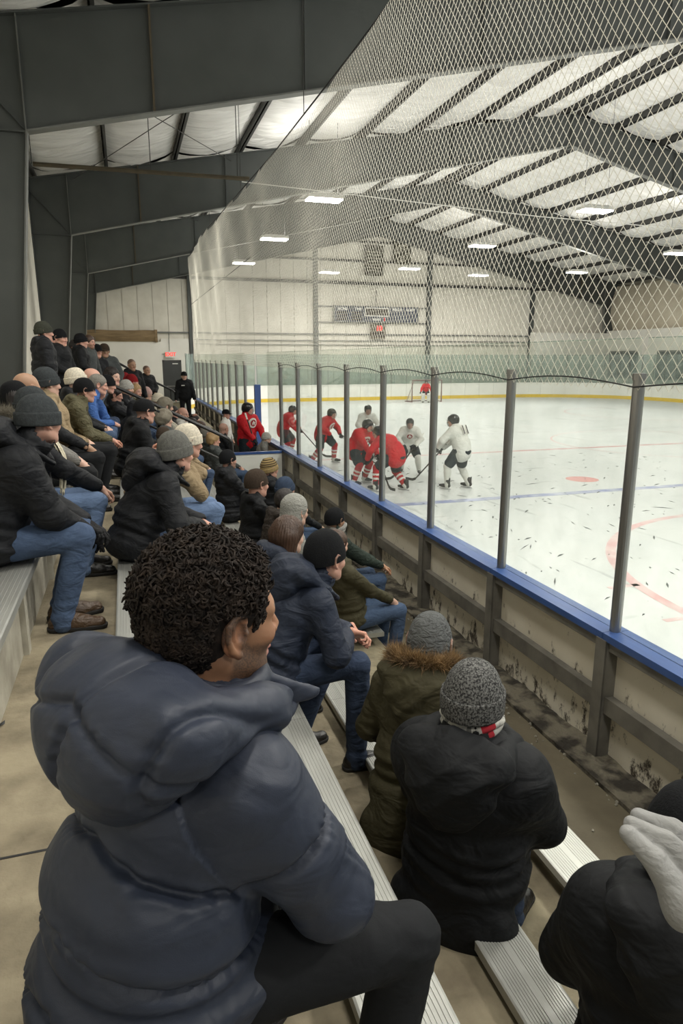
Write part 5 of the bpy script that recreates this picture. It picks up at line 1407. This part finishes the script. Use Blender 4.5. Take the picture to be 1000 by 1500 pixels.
# ---- row D, man at the left
lm = sit('heavy man in a black jacket, charcoal beanie and blue jeans at the left', (-.47, 4.06, -.335), 'D', 6, dx=-.05, head=(38, 6, 0), skin='pink', jacket='black', pants='jeans', shoes='brownshoe', hat='beanie', hatm=K_dg, hatkw=dict(cuff=.058, top=.150, w_=.096, l_=.112, tilt=4), s=1.10, res=.85, bulk=.035, hands=((.47, .10, .15), (.46, .02, .12)), elbow=((-.2, .7, -.7), (-.2, -.8, -.5)), gloves=cloth('black_gloves', (22, 22, 24), .7, 30, .3), hood=False, headscale=.97, knees=(.08, .10), chest=1.05)
hood_part(lm, 1.05, C_['black'], .009, .01)
th = sit('person in a black coat with a fur collar and long cream scarf, charcoal beanie', (-.62, 5.05, -.30), 'D', 8, head=(25, 10, 0), skin='pale', jacket='black', pants='jeans_lt', hat='beanie', hatm=K_dg, res=1.1, bulk=.015, fingers=True, hands=((.42, .12, .20), (.50, -.02, .18)), knees=.1)
fur_ring(th, furg, 2600, 1.15, .125, .05, .055)
def long_scarf(p, m, nm='scarf'):
    P3, up, fwd, lat, s = p['P3'], p['up'], p['fwd'], p['lat'], p['s']
    q = MB()
    for off, L_ in ((-.11, .40), (-.055, .34)):
        def fn(u, v): 
            x = P3 + lat * (off + (u - .5) * .07) * s + fwd * (.06 + .15 * math.sin(min(1, v * 1.5) * 1.4)) * s + up * (.03 - v * L_) * s + fwd * .012 * math.sin(u * 9) 
            return tuple(x)
        q.grid(fn, 6, 10); q.grid(lambda u, v: tuple(np.array(fn(u, v)) + fwd * .02), 6, 10)
        for k in range(8):
            e = np.array(fn(k / 7, 1)) + fwd * .01; q.tube([tuple(e), tuple(e - up * .05)], .004, 3)
    q.tube([tuple(P3 + up * .05 * s + fwd * math.cos(a) * .085 * s + lat * math.sin(a) * .09 * s) for a in np.linspace(0, 2 * PI, 19)[:-1]], .03 * s, 8, closed=True)
    return q.build(nm, m, p['o'], smooth=True)
long_scarf(th, creamscarf)

# ---- the rest of the crowd
def B(hat=None, m=None, **k): return dict(hat=hat, hatm=m, hatkw=k) if hat else {}
crowd = [
 # label, head point, row, heading, head, options
 ('woman in a black beanie, glasses and grey coat at the left edge', (-.90, 6.3, -.32), 'D', 8, (28, 6, 0), dict(jacket='grey', pants='pants', skin='pale', hat='beanie', hatm=K_bk, hatkw=dict(cuff=0), hair=('shell', H_dk, dict(length=.06, thick=.003)), scarf=creamscarf, res=1.3, dx=-.1, headscale=1.1, glasses=True)),
 ('bald man in a dark coat behind the charcoal beanie', (-.93, 7.2, -.27), 'D', 10, (30, 8, 0), dict(jacket='black', pants='pants', skin='tan', res=1.5, dx=-.1, headscale=1.15)),
 ('person in a mid grey beanie and tan hooded coat behind the bald man', (-.80, 7.75, -.235), 'D', 5, (25, 8, 0), dict(jacket='tan', pants='pants', skin='pale', hat='beanie', hatm=K_dg, hatkw=dict(cuff=.05), res=1.5, headscale=1.1, hands=((.24, .08, .2), (.24, -.08, .2)))),
 ('man in an olive jacket, black beanie and grey blue jeans', (-.444, 8.15, -.33), 'D', 0, (8, 12, 0), dict(jacket='olive', pants='jeans_gr', skin='pink', hat='beanie', hatm=K_bk, hatkw=dict(cuff=0), res=1.2, hands=((.45, .05, .2), (.47, -.05, .2)), fingers=True, bulk=.02, puff=.11, knees=.09)),
 ('person in a white knit hat just behind the olive jacket man', (-.60, 9.3, -.26), 'D', 0, (10, 8, 0), dict(jacket='black', skin='pale', hat='beanie', hatm=K_wh, res=2.0, headscale=1.1)),
 ('man in a bright blue jacket and blue jeans', (-.36, 9.9, -.33), 'D', 0, (5, 12, 0), dict(jacket='blue', pants='jeans', skin='pink', hair=('shell', H_gr, {}), res=1.8, bulk=.01, hands=((.30, .08, .52), (.46, -.05, .22)), knees=.1)),
 ('person in a pale blue sweater and dark jeans leaning forward', (-.27, 11.2, -.36), 'D', -5, (0, 15, 0), dict(jacket='teal', pants='jeans_dk', skin='pink', hat='beanie', hatm=K_bk, res=2.0, hands=((.28, .04, .55), (.28, -.04, .52)))),
 ('bald headed man resting his face on his hand', (-.46, 10.4, -.24), 'D', -8, (0, 18, 0), dict(jacket='dkgrey', skin='pink', res=2.0, headscale=1.1, hands=((.2, .02, .58), (.4, -.1, .2)))),
 ('woman with dark hood and long dark hair looking down the ice', (-.22, 12.6, -.27), 'D', -25, (-15, 5, 0), dict(jacket='black', skin='pale', hair=('shell', H_dk, dict(length=.1)), res=2.2, headscale=1.15, dx=.2)),
 ('person in a maroon hat and dark coat in the second row', (-.03, 17.5, -.45), 'C', -35, (-15, 5, 0), dict(jacket='black2', skin='pink', hat='beanie', hatm=K_rd, res=2.6, headscale=1.3)),
 ('person in a light grey beanie below the maroon hat', (.0, 14.0, -.55), 'C', -20, (-10, 8, 0), dict(jacket='black', skin='pale', hat='beanie', hatm=K_lg, res=2.4, headscale=1.2)),
 ('person in a bright red beanie in the second row', (.13, 16.4, -.50), 'C', -35, (-10, 5, 0), dict(jacket='dkbrown', skin='pink', hat='beanie', hatm=K_rd, res=2.6, headscale=1.3, hatkw=dict(cuff=0))),
 ('blond person with a tan scarf under the red beanie', (.19, 15.0, -.66), 'C', -30, (-15, 8, 0), dict(jacket='olive', skin='pink', hair=('shell', H_bl, dict(length=.06)), res=2.4, headscale=1.2, scarf=creamscarf)),
 ('person holding up a phone in both hands', (-.19, 12.2, -.60), 'C', -10, (-5, 15, 0), dict(jacket='black', skin='pink', hair=('shell', H_dk, {}), res=2.0, dx=-.05, hands=((.32, .06, .58), (.32, -.06, .58)))),
 ('broad back in a black hooded coat in front of the phone holder', (.10, 10.2, -.72), 'C', 5, (10, 12, 0), dict(jacket='black2', skin='pale', hoodup=True, res=1.8, bulk=.03)),
 ('man in a black flat cap and black jacket on the second row', (.183, 8.38, -.60), 'C', 6, (22, 8, 0), dict(jacket='black2', pants='pants', skin='pink', hat='cap', hatm=K_bk, res=1.2, bulk=.03, headscale=1.12, hands=((.42, .08, .2), (.42, -.1, .2)), hair=('crop', ((.12, .1, .09), .6)))),
 ('person in a pale pink knit hat on the third row', (.50, 19.0, -.78), 'B', -35, (0, 6, 0), dict(jacket='dkgrey', skin='pale', hat='beanie', hatm=knit('knit_pink', (206, 172, 166)), res=2.6, headscale=1.25)),
 ('person in a cream fleece jacket bending forward on the third row', (.66, 15.8, -.90), 'B', -10, (0, 20, 0), dict(jacket='cream', skin='pale', hat='beanie', hatm=K_wh, res=2.4, headscale=1.1)),
 ('person in a black coat raising an arm beyond the cream fleece', (1.05, 18.2, -1.00), 'A2', -20, (-10, 8, 0), dict(jacket='black', skin='pink', hair=('shell', H_dk, {}), res=2.4, headscale=1.15, hands=((.35, .2, .7), (.4, -.1, .2)))),
 ('person in a grey fur hat on the third row', (.72, 14.0, -.93), 'B', 0, (10, 8, 0), dict(jacket='grey', skin='pale', hair=('shell', furg, dict(thick=.035)), res=2.2, headscale=1.15)),
 ('bald older man with a white scarf near the rail end', (1.30, 17.4, -1.12), 'A2', -25, (-10, 5, 0), dict(jacket='white', skin='pink', res=2.2, headscale=1.25, scarf=creamscarf)),
 ('person with curly grey fur trimmed hood below the rail', (.56, 11.6, -.98), 'B', 5, (12, 8, 0), dict(jacket='dkgrey', skin='pale', hair=('shell', furg, dict(thick=.03, length=.05)), res=2.0, headscale=1.15)),
 ('person in a dark brown knit hat behind the grey beanie man', (.46, 9.9, -1.06), 'B', 5, (12, 8, 0), dict(jacket='tan', skin='pale', hat='beanie', hatm=K_br, res=1.8, dx=-.08)),
 ('person in a cream knit beanie close to the handrail', (.78, 10.2, -1.13), 'B', 10, (12, 8, 0), dict(jacket='tan', skin='pale', hat='beanie', hatm=K_wh, hatkw=dict(cuff=0, top=.155), res=1.6, headscale=1.15, dx=.1)),
 ('person with a red scarf by the rail end', (1.50, 18.0, -1.40), 'A', -20, (-5, 5, 0), dict(jacket='red', skin='pink', hair=('shell', H_dk, {}), res=2.4, headscale=1.15, dx=-.3, scarf=mat('red_wool', (160, 34, 34), .9))),
 ('dark haired person with a white collar near the boards', (1.72, 18.9, -1.32), 'A', -10, (0, 8, 0), dict(jacket='black', skin='pale', hair=('shell', H_dk, {}), res=2.4, headscale=1.2, dx=-.25, scarf=creamscarf)),
 ('man with brown hair facing the ice near the boards', (1.68, 16.9, -1.52), 'A', 0, (8, 5, 0), dict(jacket='dkbrown', skin='tan', hair=('shell', H_br, {}), res=2.2, headscale=1.15, dx=-.3)),
 ('grey haired man in a dark grey jacket below the rail end', (1.66, 15.6, -1.50), 'A', 0, (5, 8, 0), dict(jacket='dkgrey', skin='pink', hair=('shell', H_gr, {}), res=1.9, headscale=1.2, dx=-.2)),
 ('woman in a grey coat with fur hood next to the grey haired man', (1.66, 14.3, -1.55), 'A', 5, (10, 8, 0), dict(jacket='dkgrey', skin='pink', hair=('shell', H_bl, dict(length=.05)), res=1.9, headscale=1.15, dx=-.2)),
 ('bald man sitting against the boards left of the red player', (2.18, 16.5, -1.60), 'A', 10, (25, 5, 0), dict(jacket='black', skin='pink', hair=('crop', ((.2, .15, .12), .5)), res=2.0, headscale=1.1)),
 ('person with a light grey hood pulled up', (1.457, 6.10, -1.39), 'A2', 12, (15, 10, 0), dict(jacket=C_['grey'] if False else cloth('heather_hoodie', (150, 150, 144), .9, 30, .3), skin='pale', hoodup=True, res=1.3, headscale=1.1)),
 ('person in a camouflage jacket just in front of the light grey hood', (1.72, 5.75, -1.52), 'A', 12, (15, 10, 0), dict(jacket='parka', skin='pale', hair=('shell', H_br, {}), res=1.5, dx=-.1)),
 ('person with a dark brown knit hat and dark jacket', (1.327, 7.42, -1.36), 'A2', 8, (15, 8, 0), dict(jacket='black2', skin='pink', hat='beanie', hatm=K_br, hatkw=dict(cuff=0), res=1.3, headscale=1.15)),
 ('person in a dark brown quilted jacket with the hood down', (1.52, 6.85, -1.45), 'A2', 15, (15, 10, 0), dict(jacket='dkbrown', skin='pale', hair=('shell', H_dk, {}), res=1.3, puff=.08, bulk=.02, dx=.1)),
 ('person in a blue grey knit beanie near the front', (1.96, 8.80, -1.72), 'A', 12, (15, 8, 0), dict(jacket='black', skin='pale', hat='beanie', hatm=K_nv, hatkw=dict(cuff=.05), res=1.4, headscale=1.2)),
 ('person in a striped brown and yellow beanie near the gate panel', (2.05, 10.3, -1.68), 'A', 5, (20, 5, 0), dict(jacket='black', skin='pink', hat='beanie', hatm=mat('striped_knit', (140, 120, 80), .95), hatkw=dict(cuff=.04), res=1.4, headscale=1.2)),
 ('man in a black quilted jacket with grey hood and black beanie', (1.27, 9.30, -1.32), 'A2', 5, (22, 4, 0), dict(jacket='black', pants='pants', skin='pink', hat='beanie', hatm=K_bk, hatkw=dict(cuff=0), res=1.2, puff=.075, bulk=.02, beard=((.10, .06, .04), .8))),
]
for lab, H, row, hd, hh, kw in crowd:
    gl_ = kw.pop('glasses', None)
    p_ = sit(lab, H, row, hd, head=hh, **kw)
    if gl_:
        q = MB(); T = lambda x, y, z: tuple(p_['HC'] + p_['RH'] @ (np.array([x, y, z]) * p_['hs']))
        for sy in (-1, 1):
            q.tube([T(.098, sy * .033 + .021 * math.cos(a), -.002 + .017 * math.sin(a)) for a in np.linspace(0, 2 * PI, 13)[:-1]], .002, 4, closed=True); q.tube([T(.096, sy * .054, .004), T(.0, sy * .082, .006)], .0018, 4)
        q.build('glasses', blackp, p_['o'])
    if 'striped' in lab:
        for o_ in p_['o'].children:
            if o_.name.startswith('beanie'):
                for j in range(4):
                    q = MB(); a_ = .03 + .024 * j; r_ = math.cos(min(1.3, (a_ - .02) / .125 * 1.57)) ** .8 * 1.03
                    Rt = p_['RH'] @ rotm(0, -12, 0)
                    q.tube([tuple(p_['HC'] + Rt @ (np.array([math.cos(a) * .108 * r_ - .016, math.sin(a) * .088 * r_, a_ + .02]) * p_['hs'])) for a in np.linspace(0, 2 * PI, 21)[:-1]], .007, 5, closed=True)
                    q.build('stripe', K_br, o_)
                break
    if 'phone' in lab:
        q = MB(); q.box(.33, .342, -.04, .04, .54, .70); q.build('phone', blackp, p_['o']).location = (0, 0, 0)

def stand(label, H, floorz, heading, **kw):
    H = np.array(H, float); s_ = (H[2] - floorz) / 1.645; a = math.radians(heading)
    o = head_off(3, 0, s_); o[2] = 0
    bx, by = H[0] - o[0] * math.cos(a), H[1] - o[0] * math.sin(a)
    return person(label, 'spectators standing along the back', (bx, by, floorz), heading, 'stand', s_, 3, **kw)
st_h = dict(hands=((.20, .12, 1.0), (.20, -.12, 1.0)), elbow=((-.4, .8, -.4), (-.4, -.8, -.4)))
s1 = stand('man in a black quilted coat and dark olive beanie standing at the back', (-1.10, 11.0, .40), -1.16, 10, head=(5, 8, 0), jacket='black', pants='pants', skin='pink', hat='beanie', hatm=K_og, res=1.5, puff=.1, bulk=.04, headscale=1.15, jacket_len=.12, hands=((.12, .26, .82), (.12, -.26, .82)))
stand('man standing with folded arms in a black coat and black beanie, second from the wall', (-.98, 12.2, .34), -1.16, -25, head=(-10, 8, 0), jacket='black2', pants='pants', skin='pink', hat='beanie', hatm=K_bk, hatkw=dict(cuff=0), res=1.6, bulk=.03, headscale=1.2, jacket_len=.1, **st_h)
stand('person half hidden between the two nearest standing men', (-1.16, 12.8, .33), -1.16, 0, head=(5, 5, 0), jacket='dkgrey', pants='pants', skin='pink', hair=('shell', H_gr, {}), res=2, headscale=1.1)
stand('woman in a dark teal coat standing beside the steel column', (-.92, 14.8, .25), -1.16, -40, head=(-5, 5, 0), jacket='green', pants='pants', skin='pale', hair=('shell', H_dk, dict(length=.08)), res=2, headscale=1.15)
stand('man in a black coat and black beanie in profile, standing', (-.74, 13.6, .325), -1.16, 0, head=(5, 8, 0), jacket='black2', pants='pants', skin='pink', hat='beanie', hatm=K_bk, res=1.8, bulk=.03, headscale=1.15, jacket_len=.1, **st_h)
stand('bearded man with reddish hair standing behind the black beanie', (-.64, 14.4, .32), -1.16, -30, head=(0, 5, 0), jacket='dkgrey', pants='pants', skin='pink', hair=('shell', H_br, {}), beard=((.18, .09, .05), .9), res=2, headscale=1.15)
stand('person in a dark peaked cap standing farther back', (-.54, 15.2, .16), -1.54, -60, head=(0, 5, 0), jacket='black', pants='pants', skin='pink', hat='cap', hatm=K_bk, res=2.2, headscale=1.1)
stand('broad man in a dark jacket facing the camera, standing in front of the white wall', (-.40, 15.9, .175), -1.54, -80, head=(0, 5, 0), jacket='dkgrey', pants='pants', skin='tan', hat='cap', hatm=K_br, res=2.2, bulk=.04, headscale=1.15, hands=((.15, .2, .95), (.15, -.2, .95)))
stand('man in a black jacket with a badge standing by the far rail', (.16, 18.0, -.145), -1.92, -60, head=(0, 8, 0), jacket='black2', pants='pants', skin='tan', hair=('crop', ((.04, .03, .03), .9)), res=2.2, bulk=.03, headscale=1.1)
stand('man in a black coat standing at the far end of the rail', (.55, 19.4, -.31), -1.92, -55, head=(0, 5, 0), jacket='black2', pants='pants', skin='tan', hair=('crop', ((.04, .03, .03), .9)), res=2.2, bulk=.03, headscale=1.1, **st_h)
of = stand('official in a black uniform jacket and cap standing by the grey door', (1.78, 22.4, -.54), -2.15, -90, head=(0, 2, 0), jacket='black2', pants='pants', skin='pale', hat='cap', hatm=K_bk, res=2.2, bulk=.04, headscale=1.1, hands=((.10, .30, .85), (.10, -.30, .85)))
q = MB(); c_ = of['P2'] + of['RT'] @ np.array([.19, -.06, .03]); q.beam(c_ - of['lat'] * .05, c_ + of['lat'] * .05, .03, .03); q.build('chest_badge', boardw, of['o'])

# ================================================================ hockey players
J_red = cloth('red_jersey', (196, 30, 40), .6, 12, .35); J_wht = cloth('white_jersey', (222, 222, 216), .6, 12, .35)
hp_dk = cloth('dark_hockey_pants', (34, 44, 50), .6, 12, .3); sock_w = cloth('white_sock', (216, 216, 210), .8, 30, .2); sock_r = cloth('red_sock', (178, 40, 48), .8, 30, .2)
helm = mat('black_helmet', (20, 21, 24), .25, spec=.6); glv = cloth('hockey_glove', (26, 28, 34), .6, 20, .4); boot = mat('skate_boot', (30, 30, 32), .35); blade = mat('skate_steel', (190, 192, 196), .25, .9); holder = mat('skate_holder', (215, 215, 215), .5)
stickm = mat('stick_shaft', (54, 50, 48), .45, var=.3, vscale=8); taped = mat('stick_tape', (38, 38, 38), .9); emb = mat('jersey_emblem', (225, 220, 214), .7); embr = mat('emblem_red', (150, 24, 32), .7); numb = mat('jersey_number', (24, 26, 30), .7)
sockm = {}
def striped_sock(a, k, n, base, s, parent):
    """shin guard under a striped sock: rings of colour are separate bands"""
    g = SDF(np.minimum(k, n) - .15, np.maximum(k, n) + .15, .012)
    g.cone(k, n, .082 * s, .062 * s, .02); g.ell(k, np.array([.085, .08, .085]) * s, None, .03); g.cone(k + (n - k) * .3, k + (n - k) * .5, .084 * s, .074 * s, .02)
    V, F = g.mesh(); d = n - k; t = ((V - k) @ d) / (d @ d); tf = t[F].mean(1)
    mi = np.zeros(len(F), int)
    if base == 'red': mi = np.where(((tf > .30) & (tf < .40)) | ((tf > .52) & (tf < .62)) | (tf > .86), 1, 0)
    return npmesh('sock', [(V, F[mi == 0], 0), (V, F[mi == 1], 1)] if base == 'red' else [(V, F, 0)], [sock_r, sock_w] if base == 'red' else [sock_w], parent)
def skate(n, s, parent, fwdv, pants=None):
    f = np.array([fwdv[0], fwdv[1], 0.0]); f /= np.linalg.norm(f); u = np.array([0, 0, 1.0]); l = np.cross(u, f)
    B = lambda x, y, z: n + (f * x + l * y + u * (z - .09)) * s
    g = SDF(n - .26 * s, n + .32 * s, .009)
    g.cone(B(-.02, 0, .09), B(.0, 0, .19), .045 * s, .058 * s, .02); g.cone(B(-.03, 0, .085), B(.12, 0, .075), .042 * s, .040 * s, .02); g.cone(B(.08, 0, .08), B(.19, 0, .075), .040 * s, .030 * s, .02); g.cone(B(-.045, 0, .2), B(-.055, 0, .25), .02, .015, .02)
    V, F = g.mesh(); o = npmesh('skate', [(V, F, 0)], boot, parent)
    q = MB()
    for x in (-.02, .13): q.beam(B(x, 0, .05), B(x, 0, .018), .05 * s, .022 * s, tuple(l))
    q.beam(B(-.08, 0, .022), B(.20, 0, .022), .016 * s, .018 * s); q.build('blade_holder', holder, o)
    q = MB(); q.beam(B(-.09, 0, .007), B(.21, 0, .007), .005 * s, .014 * s); q.build('blade', blade, o)
    return o
def helmet(p, parent, vis=True, col=None):
    HC, RH, hs = p['HC'], p['RH'], p['hs'] * 1.02
    T = lambda x, y, z: HC + RH @ (np.array([x, y, z]) * hs)
    g = SDF(HC - .2, HC + .2, .007)
    g.ell(T(-.015, 0, .035), np.array([.122, .100, .105]) * hs, RH, .01); g.ell(T(-.03, 0, -.01), np.array([.105, .098, .085]) * hs, RH, .02)
    g.ell(T(.10, 0, -.06), np.array([.085, .12, .095]) * hs, RH, .01, True); g.ell(T(-.01, 0, -.10), np.array([.085, .085, .08]) * hs, RH, .01, True)
    for y in (-.05, 0, .05): g.cone(T(-.08, y, .13), T(.06, y, .145), .010, .010, .004, True)
    V, F = g.mesh(); o = npmesh('helmet', [(V, F, 0)], col or helm, parent)
    q = MB()
    for i in range(9):
        y = -.072 + .018 * i; q.tube([tuple(T(.105 - .3 * y * y * 8, y, .04)), tuple(T(.128 - abs(y) * .35, y, -.02)), tuple(T(.112 - abs(y) * .4, y * .8, -.10))], .0022, 4)
    for z in (-.09, -.05, -.01, .03): q.tube([tuple(T(.130 - (y / .08) ** 2 * .045 - (.02 if z < -.08 else 0), y, z)) for y in np.linspace(-.078, .078, 9)], .0022, 4)
    q.build('face_cage', steel_hi, o)
    q = MB()
    for sy in (-1, 1): q.tube([tuple(T(.0, sy * .09, -.03)), tuple(T(.03, sy * .06, -.10)), tuple(T(.05, 0, -.125))], .004, 4)
    q.build('chin_strap', blackp, o)
    return o
def patch(p, local, r, parent, depth=.0, side=1, number=None):
    """round crest lying on the chest, or a number on the back"""
    s = p['s']; RT = p['RT']
    f, l, u = RT[:, 0] * side, RT[:, 1], RT[:, 2]
    c = p['P2'] + RT @ (np.array(local) * s)
    if number:
        M = Matrix([list(-l * (-1 if side > 0 else 1)), list(u), list(f)]).transposed()
        for (wd, mm, dz) in ((.018, emb, 0), (.004, numb, .004)):
            o = text('number', number, .27 * s, tuple(c + f * dz), (0, 0, 0), mm, parent, ext=.006, off=wd); o.rotation_euler = M.to_euler()
        return
    q = MB(); n = 24
    def disc(rad, off, m0, nm, inner=0):
        q = MB(); A = np.linspace(0, 2 * PI, n + 1)[:-1]
        def pt(rr, a, o_): 
            y = rr * math.cos(a); return tuple(c + l * y + u * rr * math.sin(a) + f * (o_ - y * y * 1.6))
        vs = [pt(rad, a, off) for a in A] + [pt(inner if inner else .001, a, off + .004) for a in A]
        q.add(vs, [(i, (i + 1) % n, n + (i + 1) % n, n + i) for i in range(n)]); 
        vs = [pt(rad, a, off - .012) for a in A]; k = len(q.v); q.add([pt(rad, a, off) for a in A] + vs, [(i, (i + 1) % n, n + (i + 1) % n, n + i) for i in range(n)])
        return q.build(nm, m0, parent)
    disc(r, .010, emb, 'crest'); disc(r * .80, .015, embr, 'crest_field'); disc(r * .80, .018, emb, 'crest_ring', r * .68)
    q = MB()
    q.beam(c + f * .022 - u * r * .4 - l * r * .2, c + f * .024 + u * r * .45, .022, .008, tuple(f)); q.beam(c + f * .022 - u * r * .4 + l * r * .3, c + f * .024 + u * r * .30 + l * r * .05, .022, .008, tuple(f)); q.beam(c + f * .024 - l * r * .35, c + f * .024 + l * r * .4 + u * r * .1, .022, .008, tuple(f))
    q.build('crest_figure', emb, parent)
def player(label, xy, z, heading, lean, team, hands, feet, drop=-.10, s=1.03, twist=0, head=(0, 5, 0), res=1.3, crest=True, number=None, elbow=((-.3, .9, .1), (-.3, -.9, .1)), back=-.05, goalie=False, grp='skaters around the face off', pantsm=None, skin='pink'):
    jm = J_red if team == 'red' else J_wht
    p = person(label, grp, (xy[0], xy[1], z), heading, 'stand', s, lean, twist=twist, head=head, hands=hands, elbow=elbow, skin=skin, jacket=jm, legs=False, hood=False, bulk=.042, res=res, gloves=glv, stance=(back, drop, feet, .12), collar=True, jacket_len=.08, headscale=1.05, curl=62, name='hockey_player', category='player', chest=1.08)
    o = p['o']; s_ = p['s']
    helmet(p, o)
    # padded shorts
    allp = np.array([x for l in p['LG'] for x in l] + [p['P0']]); g = SDF(allp.min(0) - .25, allp.max(0) + .25, .014)
    g.ell(p['P0'] - np.array([0, 0, .03]), np.array([.19, .22, .16]) * s_, None, .03)
    for a, k, n in p['LG']: g.cone(a, a + (k - a) * .80, .135 * s_, .120 * s_, .03)
    V, F = g.mesh(); V = V + vnormals(V, F) * (.006 * folds(V, 1, 2))[:, None]
    npmesh('hockey_pants', [(V, F, 0)], pantsm or hp_dk, o)
    for a, k, n in p['LG']:
        if goalie:
            g = SDF(np.minimum(k, n) - .25, np.maximum(k, n) + .25, .014)
            u_ = n - k; f_ = np.array([.10, 0, 0])
            for yy in (-.07, 0, .07): g.cone(k - u_ * .35 + f_ + np.array([0, yy, 0]), n + f_ * .7 + np.array([0, yy, .0]), .06, .06, .02)
            V, F = g.mesh(); npmesh('leg_pad', [(V, F, 0)], sock_w, o)
        striped_sock(a, k, n, team, s_, o)
        skate(n, s_, o, (n - k)[:2] * .0 + np.array([1, 0]))
    if crest: patch(p, (.205, .0, .04), .11 * s_, o)
    if number: patch(p, (-.205, 0, .03), 0, o, side=-1, number=number)
    return p
def world(p, v):
    a = p['o'].rotation_euler[2]; b = p['o'].location
    return np.array([b[0] + v[0] * math.cos(a) - v[1] * math.sin(a), b[1] + v[0] * math.sin(a) + v[1] * math.cos(a), b[2] + v[2]])
def hstick(label, p, tip, grip=(0, 1), extra=.25, face=None):
    """stick through both hands with its blade at the tip point on the ice"""
    h0 = world(p, p['arms'][grip[0]][2]); h1 = world(p, p['arms'][grip[1]][2]); tip = np.array([tip[0], tip[1], ZI + .02])
    d = tip - h1; d /= np.linalg.norm(d); top = h1 - d * (np.linalg.norm(h0 - h1) * .9 + extra)
    e = empty('hockey_stick', tuple(tip)); tag(e, label, 'hockey stick', 'hockey sticks')
    q = MB(); q.beam(top - tip, -d * .05 + np.array([0, 0, .03]), .032, .022, (0, 0, 1)); q.build('shaft', stickm, e)
    q = MB(); q.beam(top - tip, top - tip + d * .16, .036, .027); q.build('grip_tape', boardw, e)
    f = np.array([d[0], d[1], 0]); f /= np.linalg.norm(f) + 1e-9
    if face is not None: f = np.array([math.cos(math.radians(face)), math.sin(math.radians(face)), 0])
    q = MB(); pts = [np.array([0, 0, .03]) - d * .05, f * .07 + np.array([0, 0, .028]), f * .17 + np.array([0, 0, .03]), f * .29 + np.array([-.02 * f[1], .02 * f[0], .034])]
    for a, b in zip(pts[:-1], pts[1:]): q.beam(a, b, .014, .065)
    q.build('stick_blade', taped, e)
    return e
zi = ZI
# low bent stance shared numbers: feet (x, y) for the left and the right leg
p1 = player('white jersey player with dark number 11 on the back, bent over his stick', (7.58, 14.55), zi, 120, 24, 'white', ((.40, .24, .92), (.44, .06, .84)), ((.14, .24), (-.12, -.22)), -.08, number='11', crest=False, head=(28, 8, 0), s=1.10)
hstick('stick reaching forward from the number 11 player', p1, (6.93, 15.75), (0, 1), .1)
p2 = player('red jersey player bent low with his back to the camera at the face off', (5.95, 14.75), zi, 120, 50, 'red', ((.50, .28, .68), (.42, -.30, .66)), ((.25, .30), (-.15, -.24)), -.18, crest=False, head=(12, 10, 0), s=1.12, res=1.2)
hstick('stick held low by the red player with his back turned', p2, (6.15, 16.15), (0, 1), .1)
p3 = player('red jersey player with round crest leaning forward beside the thick post', (5.42, 15.95), zi, -52, 34, 'red', ((.46, .16, .72), (.48, -.16, .76)), ((.05, .26), (.10, -.28)), -.14, twist=-18, head=(10, 12, 0), s=1.08, res=1.2)
hstick('stick crossing in front of the leaning red player', p3, (5.9, 14.9), (1, 0), .1)
p4 = player('red jersey player with crest gliding with wide legs, left of the face off', (5.55, 19.5), zi, -45, 32, 'red', ((.46, .14, .84), (.38, -.30, .86)), ((.20, .26), (-.20, -.34)), -.14, head=(0, 5, 0), s=1.08, res=1.5)
hstick('stick held across by the wide legged red player', p4, (6.9, 18.5), (1, 0), .1)
p5 = player('red jersey player seen through the end glass near the bench gate', (4.75, 21.2), zi, -20, 30, 'red', ((.44, .2, .85), (.42, -.2, .82)), ((.15, .22), (-.1, -.25)), -.12, s=1.05, res=1.6)
hstick('stick of the red player near the bench gate', p5, (5.9, 20.6), (1, 0), .1)
p6 = player('white jersey player facing the camera, farther left one', (7.15, 20.1), zi, -100, 28, 'white', ((.40, .16, .86), (.42, -.16, .84)), ((.1, .24), (0, -.24)), -.12, s=1.08, res=1.6)
hstick('stick of the farther white player facing the camera', p6, (6.6, 18.9), (1, 0), .1)
p7 = player('white jersey player facing the camera, between the red player and number 11', (7.3, 17.0), zi, -112, 30, 'white', ((.42, .16, .84), (.42, -.2, .84)), ((.12, .28), (-.12, -.20)), -.14, s=1.0, res=1.4)
hstick('stick of the white player behind the bent red player', p7, (6.5, 16.2), (1, 0), .1)
p8 = player('goaltender in red with big white leg pads in front of the goal', (20.15, 44.2), zi, -110, 18, 'red', ((.35, .38, .78), (.35, -.38, .78)), ((.1, .2), (.1, -.2)), -.14, s=1.0, res=2.0, goalie=True, crest=False, grp='skaters in the far end')
p9 = player('red jersey player with round crest standing in the bench opening', (2.80, 16.8), -3.05, -62, 5, 'red', ((.36, .18, .98), (.42, -.12, .96)), ((.03, .12), (.0, -.12)), 0, s=1.12, res=1.3, head=(45, 5, 0), grp='players at the bench', back=0.0)
hstick('stick held upright by the red player in the bench opening', p9, (3.2, 16.2), (0, 1), .35)
p10 = person('person in a white jersey and dark apron standing behind the red player at the bench', 'players at the bench', (2.45, 18.2, -3.05), -30, 'stand', .98, 4, head=(0, 5, 0), jacket=J_wht, pants='pants', hat='cap', hatm=K_bk, res=2.0, hood=False, skin='pink')
p11 = person('player in a grey jacket seated on the bench beside the boards', 'players at the bench', (2.92, 15.9, -2.62), -10, 'sit', 1.0, 18, head=(5, 10, 0), jacket='grey', pants='pants', hat='beanie', hatm=K_lg, res=1.8, foot_z=-.43, hood=False, knee_x=.18, shin=-.1)
q = MB(); q.box(2.55, 3.15, 15.5, 18.0, -2.66, -2.62); tag(q.build('bench', alu), 'short players bench behind the white gate panel', 'bench')
